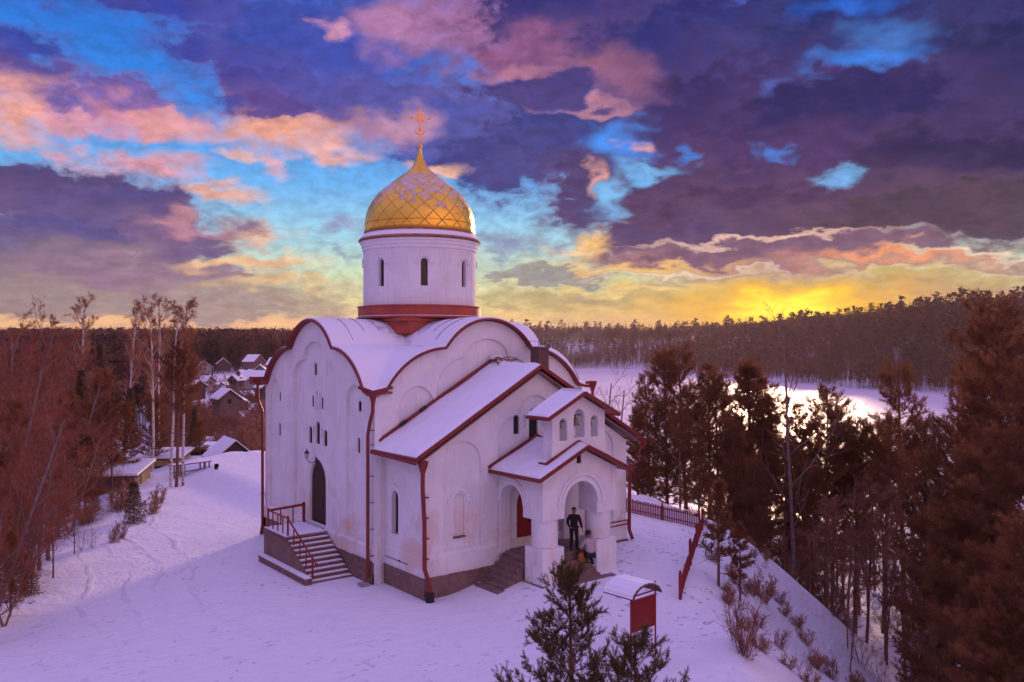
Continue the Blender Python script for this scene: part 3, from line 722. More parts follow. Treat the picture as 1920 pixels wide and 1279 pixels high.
# ---- front facade (mostly above the annex roof) ---------------------------------
wf = MB()
fh = [trefoil_niche(MID, 2.75, 1.20, 4.0, 9.40, 10.22, 8.0), arch(2.1, .88, 4.0, 7.29), arch(WD-2.1, .88, 4.0, 7.29)]
wf.panel(trefoil_outline(0.0, -0.03), fh, 0.0, 0.12, MFm)
wf.panel([(0.14, 0.0), (WD-.14, 0.0)]+[(p[0]*0.974+0.15, p[1]) for p in reversed(trefoil_outline(0, -0.06)[1:-1])], [], 0.12, 0.40, MFm)
wf.build('wall', PT, church)
# back and right walls
wb = MB(); wb.panel(trefoil_outline(-0.6, -0.03), [arch(2.1, .9, 1.6, 7.3), arch(WD-2.1, .9, 1.6, 7.3), trefoil_niche(MID, 2.4, 1.25, 1.6, 9.25, 10.13, 8.35)], 0.0, 0.14, MR)
wb.panel([(0.3, -.6)]+[(p[0]*0.95+0.3, p[1]) for p in trefoil_outline(0, -0.08)[1:-1]]+[(WD-.3, -.6)], [], 0.14, 0.4, MR); wb.build('wall', PT, church)
wb = MB(); wb.panel(trefoil_outline(-0.6, -0.03), [], 0.0, 0.4, MBk); wb.build('wall', PT, church)
# pilaster at the near corner of the front facade
m = MB(); m.box(-0.001, 0.30, -0.09, 0.02, 0.0, 7.75); m.build('corner_pilaster', PT, church)

# ---- plinth -----------------------------------------------------------------
pl = MB()
PO = 0.07
pl.box(-PO, 0.2, -0.02, WD+PO, -0.9, 0.90)
pl.box(-PO-.05, 0.2, -0.02, WD+PO, -0.9, 0.45)
pl.box(-PO, WD+PO, WD-0.2, WD+PO-.001, -0.9, 0.898); pl.box(WD-.2, WD+PO, -.02, WD+PO-.002, -0.9, 0.896)
pl.box(0.53-PO, 0.8, -DEP-PO, 0.1, -0.9, 0.82)
pl.box(0.53-PO+.003, 11.66+PO, -DEP-PO-.003, -DEP+.2, -0.9, 0.80)
pl.box(11.46, 11.66+PO+.002, -DEP-PO+.001, 0.1, -0.9, 0.81)
po = pl.build('plinth', 'plinth_stone', church)
m = MB(); rnd = random.Random(5)
# loose uneven coping stones
u = 0.0
while u < 11.3:
    w_ = rnd.uniform(.35, .8)
    m.add(*MB().box(-PO-rnd.uniform(.01, .05), 0.05, u+.01, u+w_-.01, .90, .90+rnd.uniform(.015, .05)).__dict__.values()); u += w_
m.build('coping', 'plinth_stone', church); m = MB()
u = 0.55
while u < 11.2:
    w_ = rnd.uniform(.35, .8)
    if u+w_ < 11.7: m.add(*MB().box(u+.01, u+w_-.01, -DEP-PO-rnd.uniform(.01, .05), -DEP+.05, .80, .80+rnd.uniform(.015, .05)).__dict__.values())
    u += w_
m.build('coping', 'plinth_stone', church)

# ---- vaulted roof: higher of the two barrel vaults everywhere ---------------------
def roof_grid(lo, hi, n, dz, inset=0.0, jit=0.0):
    xs = np.linspace(lo, hi, n); rr_ = random.Random(3)
    V = []
    for j in range(n):
        for i in range(n):
            x, y = xs[i], xs[j]
            V.append((x, y, max(T(x), T(y))+dz))
    I = np.arange(n*n).reshape(n, n)
    F = np.stack([I[:-1, :-1], I[:-1, 1:], I[1:, 1:], I[1:, :-1]], -1).reshape(-1, 4)
    return np.array(V), F, I
N = 137
V, F, I = roof_grid(-0.28, WD+0.28, N, 0.0)
V2 = V.copy(); V2[:, 2] += 0.10
nn = len(V); edge = list(I[0, :])+list(I[1:, -1])+list(I[-1, -2::-1])+list(I[-2:0:-1, 0])
SF = [(edge[i], edge[(i+1) % len(edge)], edge[(i+1) % len(edge)]+nn, edge[i]+nn) for i in range(len(edge))]
FF = np.concatenate([F[:, ::-1], F+nn, np.array(SF)])
roof = fast_mesh('vaulted_roof', np.concatenate([V, V2]), FF, 'red_metal', church)
V, F, I = roof_grid(-0.22, WD+0.22, N, 0.104)
sh = 0.05 + 0.03*np.array([wob(np.array([a]), np.array([b]), 0.9, 2)[0] for a, b, _ in V])
V3 = V.copy(); V3[:, 2] += np.clip(sh, 0.015, 0.1)
FF = np.concatenate([F+nn, np.array([(edge[i], edge[(i+1) % len(edge)], edge[(i+1) % len(edge)]+nn, edge[i]+nn) for i in range(len(edge))])])
sn = fast_mesh('snow_cover', np.concatenate([V, V3]), FF, 'vault_snow', roof, smooth=False)
dist = np.hypot(np.concatenate([V, V3])[:, 0]-MID, np.concatenate([V, V3])[:, 1]-MID)
at = sn.data.attributes.new('bare', 'FLOAT', 'POINT'); at.data.foreach_set('value', (sstep(5.2, 3.0, dist)*0.42).astype(np.float32))
# standing seams that break through near the crown of each vault
for side in range(4):
    for x in [0.9, 1.7, 2.5, 3.1]:
        m = MB()
        for (s0, s1) in [(4.0, 5.6)]:
            pts = []
            for k in range(9):
                s = s0+(s1-s0)*k/8 - (0 if x > 1 else .4)
                p = {0: (x, s), 1: (s, x), 2: (WD-x, s), 3: (s, WD-x)}[side]
                if max(T(p[0]), T(p[1])) > T(s)+0.001: continue
                pts.append((p[0], p[1], T(s)+0.185))
            if len(pts) > 2: m.tube(pts, 0.011, 4)
        if m.v: m.build('roof_seam', 'soot_metal', roof)

# soffit under the overhanging roof edge
m = MB()
# red fascia bead along all four edges
def edge_path(side, off, dz):
    pts = []
    for i in range(121):
        s = -0.28 + (WD+0.56)*i/120
        z = max(T(s), T(0)) + dz
        pts.append({0: (-off, s, z), 1: (s, -off, z), 2: (WD+off, s, z), 3: (s, WD+off, z)}[side])
    return pts
for side in range(4): m.tube(edge_path(side, 0.29, 0.03), 0.048, 6)
m.build('fascia', 'red_metal', church)

# ---- drum base, drum, dome, cross --------------------------------------------------
import bmesh
def rounded_box(h, z0, z1, rad, seg=6):
    pts = []
    for cx, cy, a0 in ((h-rad, h-rad, 0), (-h+rad, h-rad, 90), (-h+rad, -h+rad, 180), (h-rad, -h+rad, 270)):
        for i in range(seg+1):
            a = R(a0+90*i/seg); pts.append((MID+cx+rad*math.cos(a), MID+cy+rad*math.sin(a)))
    n = len(pts); vs = [(p[0], p[1], z0) for p in pts]+[(p[0], p[1], z1) for p in pts]
    return vs, [tuple(reversed(range(n))), tuple(range(n, 2*n))]+[(i, (i+1) % n, n+(i+1) % n, n+i) for i in range(n)]
drum = thing('drum', None, None); drum.parent = church
db = MB(); db.add(*rounded_box(2.50, 8.0, 10.48, 1.3)); db.add(*rounded_box(2.58, 10.482, 11.08, 0.9))
db.add(*rounded_box(2.68, 11.082, 11.17, 0.15, 2)); db.add(*rounded_box(2.55, 11.172, 11.25, 0.15, 2)); db.add(*rounded_box(2.42, 11.252, 11.33, 0.15, 2))
db.lathe([(3.12, 11.25), (3.12, 11.78), (3.17, 11.80), (3.17, 11.85), (2.8, 11.90)], MID, MID, 64)
db.build('drum_base', 'drum_red', church)
m = MB()
m.lathe([(2.63, 10.49), (2.63, 10.525), (2.0, 10.53)], MID, MID, 8) if 0 else None
vs, fs = rounded_box(2.60, 10.482, 10.50, 1.2); m.add(vs, fs)
m.lathe([(3.155, 11.34), (3.155, 11.365), (3.0, 11.37)], MID, MID, 64)
m.build('snow_ledge', 'roof_snow', church)
DR = 2.86; NW = 8
# wall of the drum as a curved plate with eight window openings
WZ0, WZS, WHW = 12.78, 13.93, 0.17
def drum_plate(r0, r1, z0, z1, hw, wz0, wzs, n=NW):
    V = []; F = []
    step = 2*PI/n
    for k in range(n):
        c = R(-117.4)+k*step
        def MM(u, v, w, c=c): 
            a = c+u/DR; return (MID+(r0-w)*math.cos(a), MID+(r0-w)*math.sin(a), v)
        half = step*DR/2; cols = 10
        out = [(-half+2*half*i/cols, z0) for i in range(cols+1)]+[(half-2*half*i/cols, z1) for i in range(cols+1)]
        p = MB(); 
        # split into strips so the plate follows the curve
        hole = arch(0, hw, wz0, wzs, n=10)
        strips = [-half, -half*.75, -half*.5, -half*.3, -hw, 0, hw, half*.3, half*.5, half*.75, half]
        for i in range(10):
            a, b = strips[i], strips[i+1]
            if a >= -hw-1e-6 and b <= hw+1e-6:
                t = [q for q in hole[2:] if a-1e-6 <= q[0] <= b+1e-6]; t = sorted(t)
                up = [(a, z1), (b, z1)]
                poly = t + [(b, z1), (a, z1)]
                p.panel(poly, [], 0, r0-r1, MM)
                p.panel([(a, z0), (b, z0), (b, wz0), (a, wz0)], [], 0, r0-r1, MM)
            else: p.panel([(a, z0), (b, z0), (b, z1), (a, z1)], [], 0, r0-r1, MM)
        V.append(p)
    return V
wd = MB()
for p in drum_plate(DR, DR-.35, 11.8, 14.8, WHW, WZ0, WZS): wd.add(p.v, p.f)
me_o = wd.build('drum_wall', PT, drum)
m = MB(); m.lathe([(DR-.36, 11.9), (DR-.36, 14.7)], MID, MID, 48, cap=False); m.build('drum_inner', 'dark_glass', drum)
m = MB()
m.lathe([(DR-.1, 14.62), (DR+.05, 14.64), (DR+.05, 14.80), (DR+.10, 14.82), (DR+.10, 14.96), (DR+.16, 15.0), (DR+.16, 15.10), (2.5, 15.12)], MID, MID, 72)
m.build('cornice', 'white_plaster_trim', drum, smooth=False)
for k in range(NW):
    c = R(-117.4)+k*2*PI/NW
    MM = lambda u, v, w, c=c: (MID+(DR-w)*math.cos(c+u/DR), MID+(DR-w)*math.sin(c+u/DR), v)
    hood(drum, MM, 0, .24, WZS+0.02, 0.09, 0.07, 0.16, 0.0)
    f = MB(); f.panel(arch(0, WHW+.01, WZ0-.01, WZS), [arch(0, WHW-.05, WZ0+.06, WZS)], .16, .21, MM)
    fo = f.build('window', 'window_frame', drum)
    f = MB(); f.panel(arch(0, WHW+.0, WZ0, WZS), [], .19, .22, MM); f.panel([(-.012, WZ0), (.012, WZ0), (.012, WZS+.15), (-.012, WZS+.15)], [], .165, .2, MM)
    f.build('pane', 'dark_glass', fo)
    f = MB(); f.add([MM(-.17, WZ0-.30, .02), MM(.17, WZ0-.30, .02), MM(.17, WZ0+.0, .14), MM(-.17, WZ0, .14), MM(-.17, WZ0-.30, -.012), MM(.17, WZ0-.30, -.012), MM(.17, WZ0-.02, -.012), MM(-.17, WZ0-.02, -.012)],
                    [(4, 5, 6, 7), (7, 6, 2, 3), (4, 7, 3, 0), (5, 1, 2, 6), (0, 1, 5, 4)]); f.build('sill', 'white_plaster_trim', drum)
dome = thing('dome', None, None); dome.parent = church
prof_px = [(442, 101.8), (435, 102.5), (427.6, 102.2), (416, 101.8), (405, 100), (395, 96.5), (385, 91.5), (375, 85), (365, 76.5), (357, 67.5), (350, 58.5), (343, 50), (336, 41), (330, 33), (324, 24.5), (318, 17.5), (311, 12.5), (303, 9), (294, 6), (285, 3.6), (278, 2.4)]
prof = [(r/36.6, 10+(644.6-y)/36.6) for y, r in prof_px]
V = []; UV = []; n = 96
for r, z in prof:
    for k in range(n+1):
        t = 2*PI*k/n; V.append((MID+r*math.cos(t), MID+r*math.sin(t), z))
s_acc = [0.0]
for i in range(1, len(prof)): s_acc.append(s_acc[-1]+math.hypot(prof[i][0]-prof[i-1][0], prof[i][1]-prof[i-1][1])/max(0.9, (prof[i][0]))*2.8)
F = []
for i in range(len(prof)-1):
    for k in range(n): F.append((i*(n+1)+k, i*(n+1)+k+1, (i+1)*(n+1)+k+1, (i+1)*(n+1)+k))
do = fast_mesh('dome_shell', V, F, 'gold_tiles', dome, smooth=True)
uvl = do.data.uv_layers.new(name='UVMap'); uv = np.zeros((len(do.data.loops), 2), np.float32)
li = np.empty(len(do.data.loops), np.int32); do.data.loops.foreach_get('vertex_index', li)
k_ = li % (n+1); i_ = li//(n+1)
uv[:, 0] = k_/n*20; uv[:, 1] = np.array(s_acc)[i_]*1.12
uvl.data.foreach_set('uv', uv.ravel())
m = MB(); m.lathe([(2.82, 15.13), (3.10, 15.13), (3.12, 15.17), (3.05, 15.26), (2.86, 15.44), (2.80, 15.60), (2.7, 15.62)], MID, MID, 96); m.build('dome_skirt', 'copper_trim', dome)
m = MB(); m.lathe([(3.11, 15.175), (3.04, 15.275), (2.875, 15.45), (2.83, 15.50)], MID, MID, 96, cap=False); m.build('snow_rim', 'roof_snow', dome)
m = MB(); m.lathe([(2.805, 15.60), (2.83, 15.62), (2.83, 15.70), (2.80, 15.72)], MID, MID, 96, cap=False)
m.lathe([(2.79, 16.0), (2.81, 16.01), (2.81, 16.03), (2.78, 16.04)], MID, MID, 96, cap=False); m.build('dome_band', 'gold_tiles', dome)
cross = thing('cross', None, None); cross.parent = church; cross.location = (MID, MID, 0); cross.rotation_euler = (0, 0, R(-20))
m = MB(); m.lathe([(0.02, 20.0), (.10, 20.04), (.125, 20.12), (.10, 20.2), (.05, 20.25), (.045, 20.4)], 0, 0, 16)
m.build('orb', 'cross_gold', cross, smooth=True)
m = MB(); m.box(-.045, .045, -.03, .03, 20.3, 22.05); m.box(-.42, .42, -.032, .032, 21.50, 21.60); m.box(-.20, .20, -.031, .031, 21.80, 21.86)
m.beam((-.22, 0, 21.02), (.22, 0, 20.88), .06, .06)
for cx, cz in ((-.46, 21.55), (.46, 21.55), (0, 22.1)):
    for a in range(3):
        t = R(120*a+(90 if cx == 0 else (180 if cx < 0 else 0)))
        m.lathe([(0.001, cz+.05*math.sin(t)-.05), (.045, cz+.05*math.sin(t)), (0.001, cz+.05*math.sin(t)+.05)], cx+.06*math.cos(t), 0, 8)
for a in (45, 135, 225, 315):
    t = R(a)
    for rr in (.12, .24): m.beam((0, 0, 21.55), (rr*1.3*math.cos(t), 0, 21.55+rr*1.3*math.sin(t)), .018, .018, (0, 1, 0))
m.build('crossbars', 'cross_gold', cross)
m = MB(); m.tube([(.27*math.cos(R(a)), 0, 20.98+.27*math.sin(R(a))) for a in range(185, 356, 10)], [.012+.022*math.sin(PI*i/17) for i in range(18)], 6); 
m.tube([(.19*math.cos(R(a)), 0, 21.55+.19*math.sin(R(a))) for a in range(0, 361, 20)], .013, 5)
m.build('crescent', 'cross_gold', cross)

# ---- annex (narthex) with a gabled roof ---------------------------------------------
annex = thing('annex', None, None); annex.parent = church
AX0, AX1, AC = 0.53, 11.66, 6.10
AZE, AZA = 5.45, 8.80
SL = (AZA-AZE)/(AC-AX0)
def gz(x): return AZA-abs(x-AC)*SL
MA = lambda u, v, w: (u, -DEP+w, v)
MAl = lambda u, v, w: (AX0+w, u, v)
mid_hole = trefoil_niche(AC, 2.0, 0.92, 1.75, 6.98, 7.78, 6.0)
front_out = [(AX0, 0.0), (AX1, 0.0), (AX1, gz(AX1)), (AC, AZA), (AX0, gz(AX0))]
m = MB()
m.panel(front_out, [arch(2.33, .90, 1.75, 5.17), arch(2*AC-2.33+.05, .90, 1.75, 5.17), mid_hole], 0.0, 0.10, MA)
m.panel([(AX0+.11, 0.0), (AX1-.11, 0.0), (AX1-.11, gz(AX1)-.03), (AC, AZA-.05), (AX0+.11, gz(AX0)-.03)],
        [arch(2.22, .26, 2.24, 3.70), arch(5.16, .16, 6.15, 6.80), arch(7.04, .16, 6.15, 6.80), arch(5.60, .10, 6.4, 6.85), arch(6.60, .10, 6.4, 6.85), arch(AC, .25, 5.9, 6.95), arch(AC, .92, 1.35, 3.1)], 0.10, 0.40, MA)
m.panel([(AX0+.12, 0.0), (AX1-.12, 0.0), (AX1-.12, 5.3), (AC, 8.4), (AX0+.12, 5.3)], [], 0.41, 0.45, MA)
m.build('front_wall', PT, annex)
m = MB(); m.panel(arch(2.22, .28, 2.22, 3.70), [], .2, .38, MA); m.build('niche_back', PT, annex)
for c in (5.60, 6.60): m = MB(); m.panel(arch(c, .12, 6.38, 6.85), [], .2, .38, MA); m.build('niche_back', PT, annex)
hood(annex, MA, 2.22, .34, 3.72, .13, .05, 0.10, 0.10, 'hood_mould')
hood(annex, MA, 2*AC-2.22, .34, 3.72, .13, .05, 0.10, 0.10, 'hood_mould')
m = MB(); m.panel([(1.92, 2.17), (2.52, 2.17), (2.52, 2.24), (1.92, 2.24)], [], .05, .16, MA); m.build('niche_sill', 'grey_wood', annex)
for c, hw, z0, zs in [(5.16, .16, 6.15, 6.80), (7.04, .16, 6.15, 6.80), (AC, .25, 5.9, 6.95)]: window_part(annex, MA, c, hw, z0, zs, .22)
m = MB(); m.panel(arch(AC, .92, 1.35, 3.1), [], .22, .30, MA); dr = m.build('entrance_door', 'red_door', annex)
m = MB(); m.box(AC-.02, AC+.02, -DEP+.20, -DEP+.225, 1.4, 4.0); m.box(AC-.16, AC-.12, -DEP+.14, -DEP+.2, 2.3, 2.7); m.build('handle', 'black_iron', dr)
def band(M, u0, u1, parent): wall_band(parent, M, u0, u1, 0.5, 1.62, 0.035)
wall_band(annex, MA, AX0, 4.0, 0.4, 1.60, 0.03)
wall_band(annex, MA, 8.3, AX1, 0.4, 1.60, 0.03)
m = MB()
m.panel([(-DEP+.003, 0.0), (0.1, 0.0), (0.1, 5.5), (-DEP+.003, 5.5)], [arch(-.83, .27, 2.15, 3.68)], -.004, 0.36, MAl)
m.build('side_wall', PT, annex)
m = MB(); m.box(AX1-.3, AX1, -DEP+.41, 0.1, 0, 5.5); m.build('side_wall', PT, annex)
hood(annex, MAl, -.83, .36, 3.72, .10, .045, 0.03, 0.0)
window_part(annex, MAl, -.83, .27, 2.15, 3.68, .24)
wall_band(annex, MAl, -DEP-.03, 0.0, 0.4, 1.50, 0.03)
m = MB(); m.box(AX0-.04, AX0-.015, -1.9, 0.42-.5, 1.12, 1.15); m.box(AX0-.09, AX0-.015, -1.3, -1.27, 1.13, 1.19); m.build('wall_rail', 'black_iron', annex)
# roof: two red slabs with snow
def gable_roof(parent, cx, hx, zr, sl, y0, y1, th=0.10, snow=0.09, name='roof', drop=0.16, inset=.05, seed=1):
    """ridge along Y at x=cx; hx half width to the eave; y0 front, y1 back"""
    r = MB()
    for s in (-1, 1):
        xe = cx+s*hx; ze = zr-hx*sl
        r.add([(cx, y0, zr), (xe, y0, ze), (xe, y1, ze), (cx, y1, zr), (cx, y0, zr-th), (xe, y0, ze-th), (xe, y1, ze-th), (cx, y1, zr-th)],
              [(0, 1, 2, 3), (4, 7, 6, 5), (0, 4, 5, 1), (1, 5, 6, 2), (2, 6, 7, 3)])
    ro = r.build(name, 'red_metal', parent)
    f = MB()
    for s in (-1, 1):
        xe = cx+s*hx; ze = zr-hx*sl
        f.beam((cx-s*.001, y0-.022, zr-drop/2+.02), (xe+s*.02, y0-.022, ze-drop/2+.02), .045, drop)
        f.beam((xe+s*.022, y0-.04, ze-drop*.42), (xe+s*.022, y1, ze-drop*.42), .045, drop*.85)
    f.build('bargeboard', 'red_metal', parent)
    if snow:
        nx, ny = 26, 12; rr = random.Random(seed)
        for s in (-1, 1):
            V = []; F = []
            for j in range(ny+1):
                for i in range(nx+1):
                    u = i/nx; v = j/ny
                    x = cx+s*(hx-inset)*u; y = y0+inset+(y1-y0-inset)*v
                    e = min(1.0, min((1-u)*nx/1.2, (v)*ny/1.0+0.0))
                    if y1 > -DEP+.5: pass
                    t = snow*(0.25+0.75*min(1, e))*(1+.22*math.sin(x*2.3+y*1.7+seed)+.12*math.sin(y*6+x))
                    V.append((x, y, zr-abs(x-cx)*sl+0.003+t))
            n0 = len(V)
            for j in range(ny+1):
                for i in range(nx+1):
                    u = i/nx; x = cx+s*(hx-inset)*u; y = y0+inset+(y1-y0-inset)*j/ny; V.append((x, y, zr-abs(x-cx)*sl+0.003))
            idx = lambda i, j: j*(nx+1)+i
            for j in range(ny):
                for i in range(nx):
                    q = (idx(i, j), idx(i+1, j), idx(i+1, j+1), idx(i, j+1)); F.append(q if s > 0 else q[::-1])
            bd = [idx(i, 0) for i in range(nx+1)]+[idx(nx, j) for j in range(1, ny+1)]
            for a, b in zip(bd, bd[1:]): F.append((a, b, b+n0, a+n0))
            q = MB(); q.v = V; q.f = F; q.build('snow_cover', 'roof_snow', ro, smooth=False)
    return ro
aroof = thing('annex_roof', None, None); aroof.parent = church
gable_roof(aroof, AC, 6.22, 9.08, .562, -DEP-.42, 0.0, .12, .10, 'roof_slab', .15)
m = MB()
for s in (-1, 1):
    m.beam((AC, -DEP-.2, 8.80), (AC+s*6.0, -DEP-.2, 8.80-6.0*.562), .36, .05)
m.build('soffit', 'soffit_wood', aroof)
m = MB()
for s in (-1, 1): m.beam((AC, -.05, 9.26), (AC+s*5.9, -.05, 9.26-5.9*.562), .10, .12)
m.build('flashing', 'red_metal', aroof)
m = MB(); m.tube([(-.12, -.05, 5.50), (-.16, -DEP-.45, 5.42)], .075, 8); m.build('gutter', 'red_metal', aroof); m = MB(); m.tube([(2*AC+.14, -.05, 5.50), (2*AC+.18, -DEP-.45, 5.42)], .075, 8); m.build('gutter', 'red_metal', aroof)
# dark debris and bent flashing where the ridge meets the facade
m = MB(); rr = random.Random(8)
for i in range(16):
    a = Vector((AC+rr.uniform(-.3, .75), -.15-rr.uniform(0, .55), 9.12+rr.uniform(0, .22))); b = a+Vector((rr.uniform(-.5, .5), rr.uniform(-.35, .2), rr.uniform(-.10, .18)))
    m.beam(a, b, .09, .03)
m.build('torn_flashing', 'red_metal', aroof)
m = MB(); m.box(5.95, 6.32, -.42, -.10, 9.28, 9.48); m.build('snow_block', 'roof_snow', aroof)
m = MB()
for x, zz in ((1.35, 8.0-.0), (2.35, 0)):
    m.beam((x-.16, -.12, 9.13-(AC-x)*.562+.10), (x+.12, -.1, 9.13-(AC-x)*.562+.26), .12, .09)
m.build('flashing_clamp', 'black_iron', aroof)
# chimney
ch = thing('chimney', None, None); ch.parent = church
m = MB(); m.box(7.62, 8.22, -1.55, -.95, 7.6, 9.78); m.build('stack', 'brick', ch)
m = MB(); m.box(7.58, 8.26, -1.59, -.91, 9.78, 9.86)
for x, y in ((7.6, -1.57), (8.24, -1.57), (8.24, -.93), (7.6, -.93)): m.box(x-.012, x+.012, y-.012, y+.012, 9.86, 10.1)
m.box(7.5, 8.34, -1.67, -.83, 10.1, 10.115); m.build('cap', 'soot_metal', ch)

# ---- porch ---------------------------------------------------------------------
porch = thing('porch', None, None); porch.parent = church
PX0, PX1, PY = 4.12, 8.16, -6.0; PC = 6.14
BW = 1.13
GZ = 0.35
for cx in (PX0+BW/2, PX1-BW/2):
    p = MB(); p.box(cx-BW/2, cx+BW/2, PY, PY+BW, GZ, 1.93); pd = bevel(p.build('pedestal', PT, porch), .03)
    p = MB(); p.lathe([(.5, 1.93), (.53, 1.95), (.53, 3.05)], cx, PY+BW/2, 32); p.build('column', PT, pd, smooth=False)
    p = MB(); p.box(cx-BW/2-.05, cx+BW/2+.05, PY-.05, PY+BW+.05, GZ-.4, GZ+.18); p.build('foot', 'plinth_stone', pd)
psl = .455; PRZ = 5.92; PHX = 2.50
def pz(x): return PRZ-.16-abs(x-PC)*psl
MP = lambda u, v, w: (u, PY+w, v)
MPl = lambda u, v, w: (PX0+w, u, v)
MPr = lambda u, v, w: (PX1-w, u, v)
TH = 0.55
sh_ = BW
fo = [(PX0, 3.05), (PX0+BW, 3.05), (PX0+BW-.0, 3.6)]
def open_arch(c, hw, z0, zs, n=16): return [(c+hw*math.cos(PI*i/n), zs+hw*math.sin(PI*i/n)) for i in range(n, -1, -1)]
HW = (PX1-PX0)/2-BW
outer = [(PX0, 3.05), (PC-HW-.0, 3.05)]+open_arch(PC, HW, 3.05, 3.62)+[(PC+HW, 3.05), (PX1, 3.05), (PX1, pz(PX1)), (PC, pz(PC)), (PX0, pz(PX0))]
m = MB(); m.panel(outer, [[(PC-.24, 5.17), (PC+.02, 5.17), (PC+.02, 5.50), (PC-.24, 5.50)]], 0.0, TH, MP)
# side walls with their own arches
ya, yb = PY+BW, -DEP
sc_, shw = (ya+yb)/2-.02, (yb-ya)/2-.12
for MM in (MPl, MPr):
    so_ = [(PY+TH+.002, 3.05), (sc_-shw, 3.05)]+open_arch(sc_, shw, 3.05, 3.52)+[(sc_+shw, 3.05), (-DEP, 3.05), (-DEP, pz(PX0)), (PY+TH+.002, pz(PX0))]
    m.panel(so_, [], 0.0, TH-.05, MM)
    m.panel([(sc_+shw, 1.3), (-DEP, 1.3), (-DEP, 3.048), (sc_+shw, 3.048)], [], .0, TH-.05, MM)
# inner corner blocks over the columns
for x0 in (PX0+.01, PX1-BW-.01): m.box(x0, x0+BW, PY+.51, PY+BW-.01, 3.052, 4.6)
m.build('porch_wall', PT, porch)
m = MB(); m.box(PX0+.5, PX1-.5, PY+.5, -DEP, 4.66, 4.72); m.build('porch_ceiling', PT, porch)
def ring(M, c, zs, r0, r1, d, parent, w0=0.0, a0=0, a1=180):
    q = MB(); q.panel(arc_pts(c, zs, r1, a0, a1, 20)+arc_pts(c, zs, r0, a1, a0, 20), [], w0-d, w0+.01, M); return q.build('arch_mould', 'white_plaster_trim', parent)
ring(MP, PC, 3.55, HW+.01, HW+.17, .035, porch, 0, 0, 180); ring(MP, PC, 3.55, HW+.26, HW+.34, .06, porch, 0, -3, 183)
ring(MPl, sc_, 3.48, shw+.01, shw+.14, .03, porch); ring(MPl, sc_, 3.48, shw+.20, shw+.27, .05, porch, 0, -3, 172)
m = MB(); m.box(PC-.24, PC+.02, PY+.12, PY+.16, 5.17, 5.5); gb = m.build('gable_window', 'dark_glass', porch)
m = MB(); m.panel([(PC-.25, 5.16), (PC+.03, 5.16), (PC+.03, 5.51), (PC-.25, 5.51)], [[(PC-.21, 5.20), (PC-.01, 5.20), (PC-.01, 5.47), (PC-.21, 5.47)]], .05, .11, MP); m.panel([(PC-.12, 5.2), (PC-.10, 5.2), (PC-.10, 5.47), (PC-.12, 5.47)], [], .06, .1, MP); m.build('frame', 'window_frame', gb)
gable_roof(porch, PC, PHX, PRZ, psl, PY-.42, -DEP, .10, .08, 'porch_roof', .14, .04, 4)
m = MB()
for s in (-1, 1): m.beam((PC, -DEP-.05, PRZ+.13), (PC+s*2.55, -DEP-.05, PRZ+.13-2.55*psl), .07, .12)
m.build('flashing', 'red_metal', porch)
# porch floor and steps
m = MB(); m.box(PX0+.25, PX1-.25, PY+BW-.02, -DEP-.002, 0.0, 1.38); m.box(PX0+BW+.03, PX1-BW-.03, PY+BW-.26, PY+BW+.1, 0.0, 1.383)
for k in range(5):                                 # front flight, between the pedestals
    m.box(PX0+BW+.01+.003*k, PX1-BW-.01-.003*k, PY-.20+k*.24, PY+BW-.20+.005*k, 0.0, .50+(k+1)*.147+.002*k)
m.box(PX0+BW-.25, PX1-BW+.55, PY-.55, PY+.1, 0.0, .56)
for k in range(5):                                 # left flight
    m.box(PX0-1.0+k*.25, PX0+.3+.01*k, -DEP-1.65+.012*k, -DEP-.08-.004*k, -0.2-.01*k, .20+(k+1)*.196+.001*k)
m.box(PX0-1.35, PX0-.9, -DEP-1.75, -DEP-.2, -.2, .30)
for k in range(4): m.box(PX1-.3-.01*k, PX1+1.0-k*.25, -DEP-1.65+.012*k, -DEP-.08-.004*k, 0-.01*k, .60+(k+1)*.16)
pf = m.build('porch_steps', 'step_stone', porch)
# ---- belfry on the porch roof -----------------------------------------------------
bel = thing('belfry', None, None); bel.parent = church
BX0, BX1, BY0, BY1 = 4.78, 7.66, -5.80, -5.25; BC = 6.20
bsl = .50; BRZ = 8.06
def bz(x): return BRZ-.13-abs(x-BC)*bsl
MBf = lambda u, v, w: (u, BY0+w, v)
ho = [arch(5.36, .20, 6.10, 6.80), arch(BC+.02, .30, 6.18, 7.04), arch(7.06, .20, 6.16, 6.84)]
m = MB(); m.panel([(BX0, 4.95), (BX1, 4.95), (BX1, bz(BX1)), (BC, bz(BC)), (BX0, bz(BX0))], ho, 0.0, BY1-BY0, MBf); m.build('belfry_wall', PT, bel)
m = MB(); m.box(BX0-.035, BX1+.035, BY0-.03, BY1+.03, 4.95, 5.95); m.build('belfry_base', PT, bel)
gable_roof(bel, BC, 1.93, BRZ, bsl, BY0-.38, BY1+.45, .08, .08, 'belfry_roof', .14, .04, 9)
m = MB(); m.beam((BC-.12, BY0-.30, BRZ+.11), (BC-.12, BY1+.4, BRZ+.11), .05, .02); m.build('ridge_flashing', 'soot_metal', bel)
m = MB()
for s in (-1, 1): m.beam((BC-.05, BY0-.06, PRZ+.10), (BC-.05+s*1.75, BY0-.06, PRZ+.10-1.7*psl), .07, .13)
m.tube([(BX0-.3, BY0-.06, 5.22), (BX0-.32, BY0+.1, 5.24), (BX0-.3, BY1-.1, 5.24)], .05, 6)
m.build('base_flashing', 'red_metal', bel)
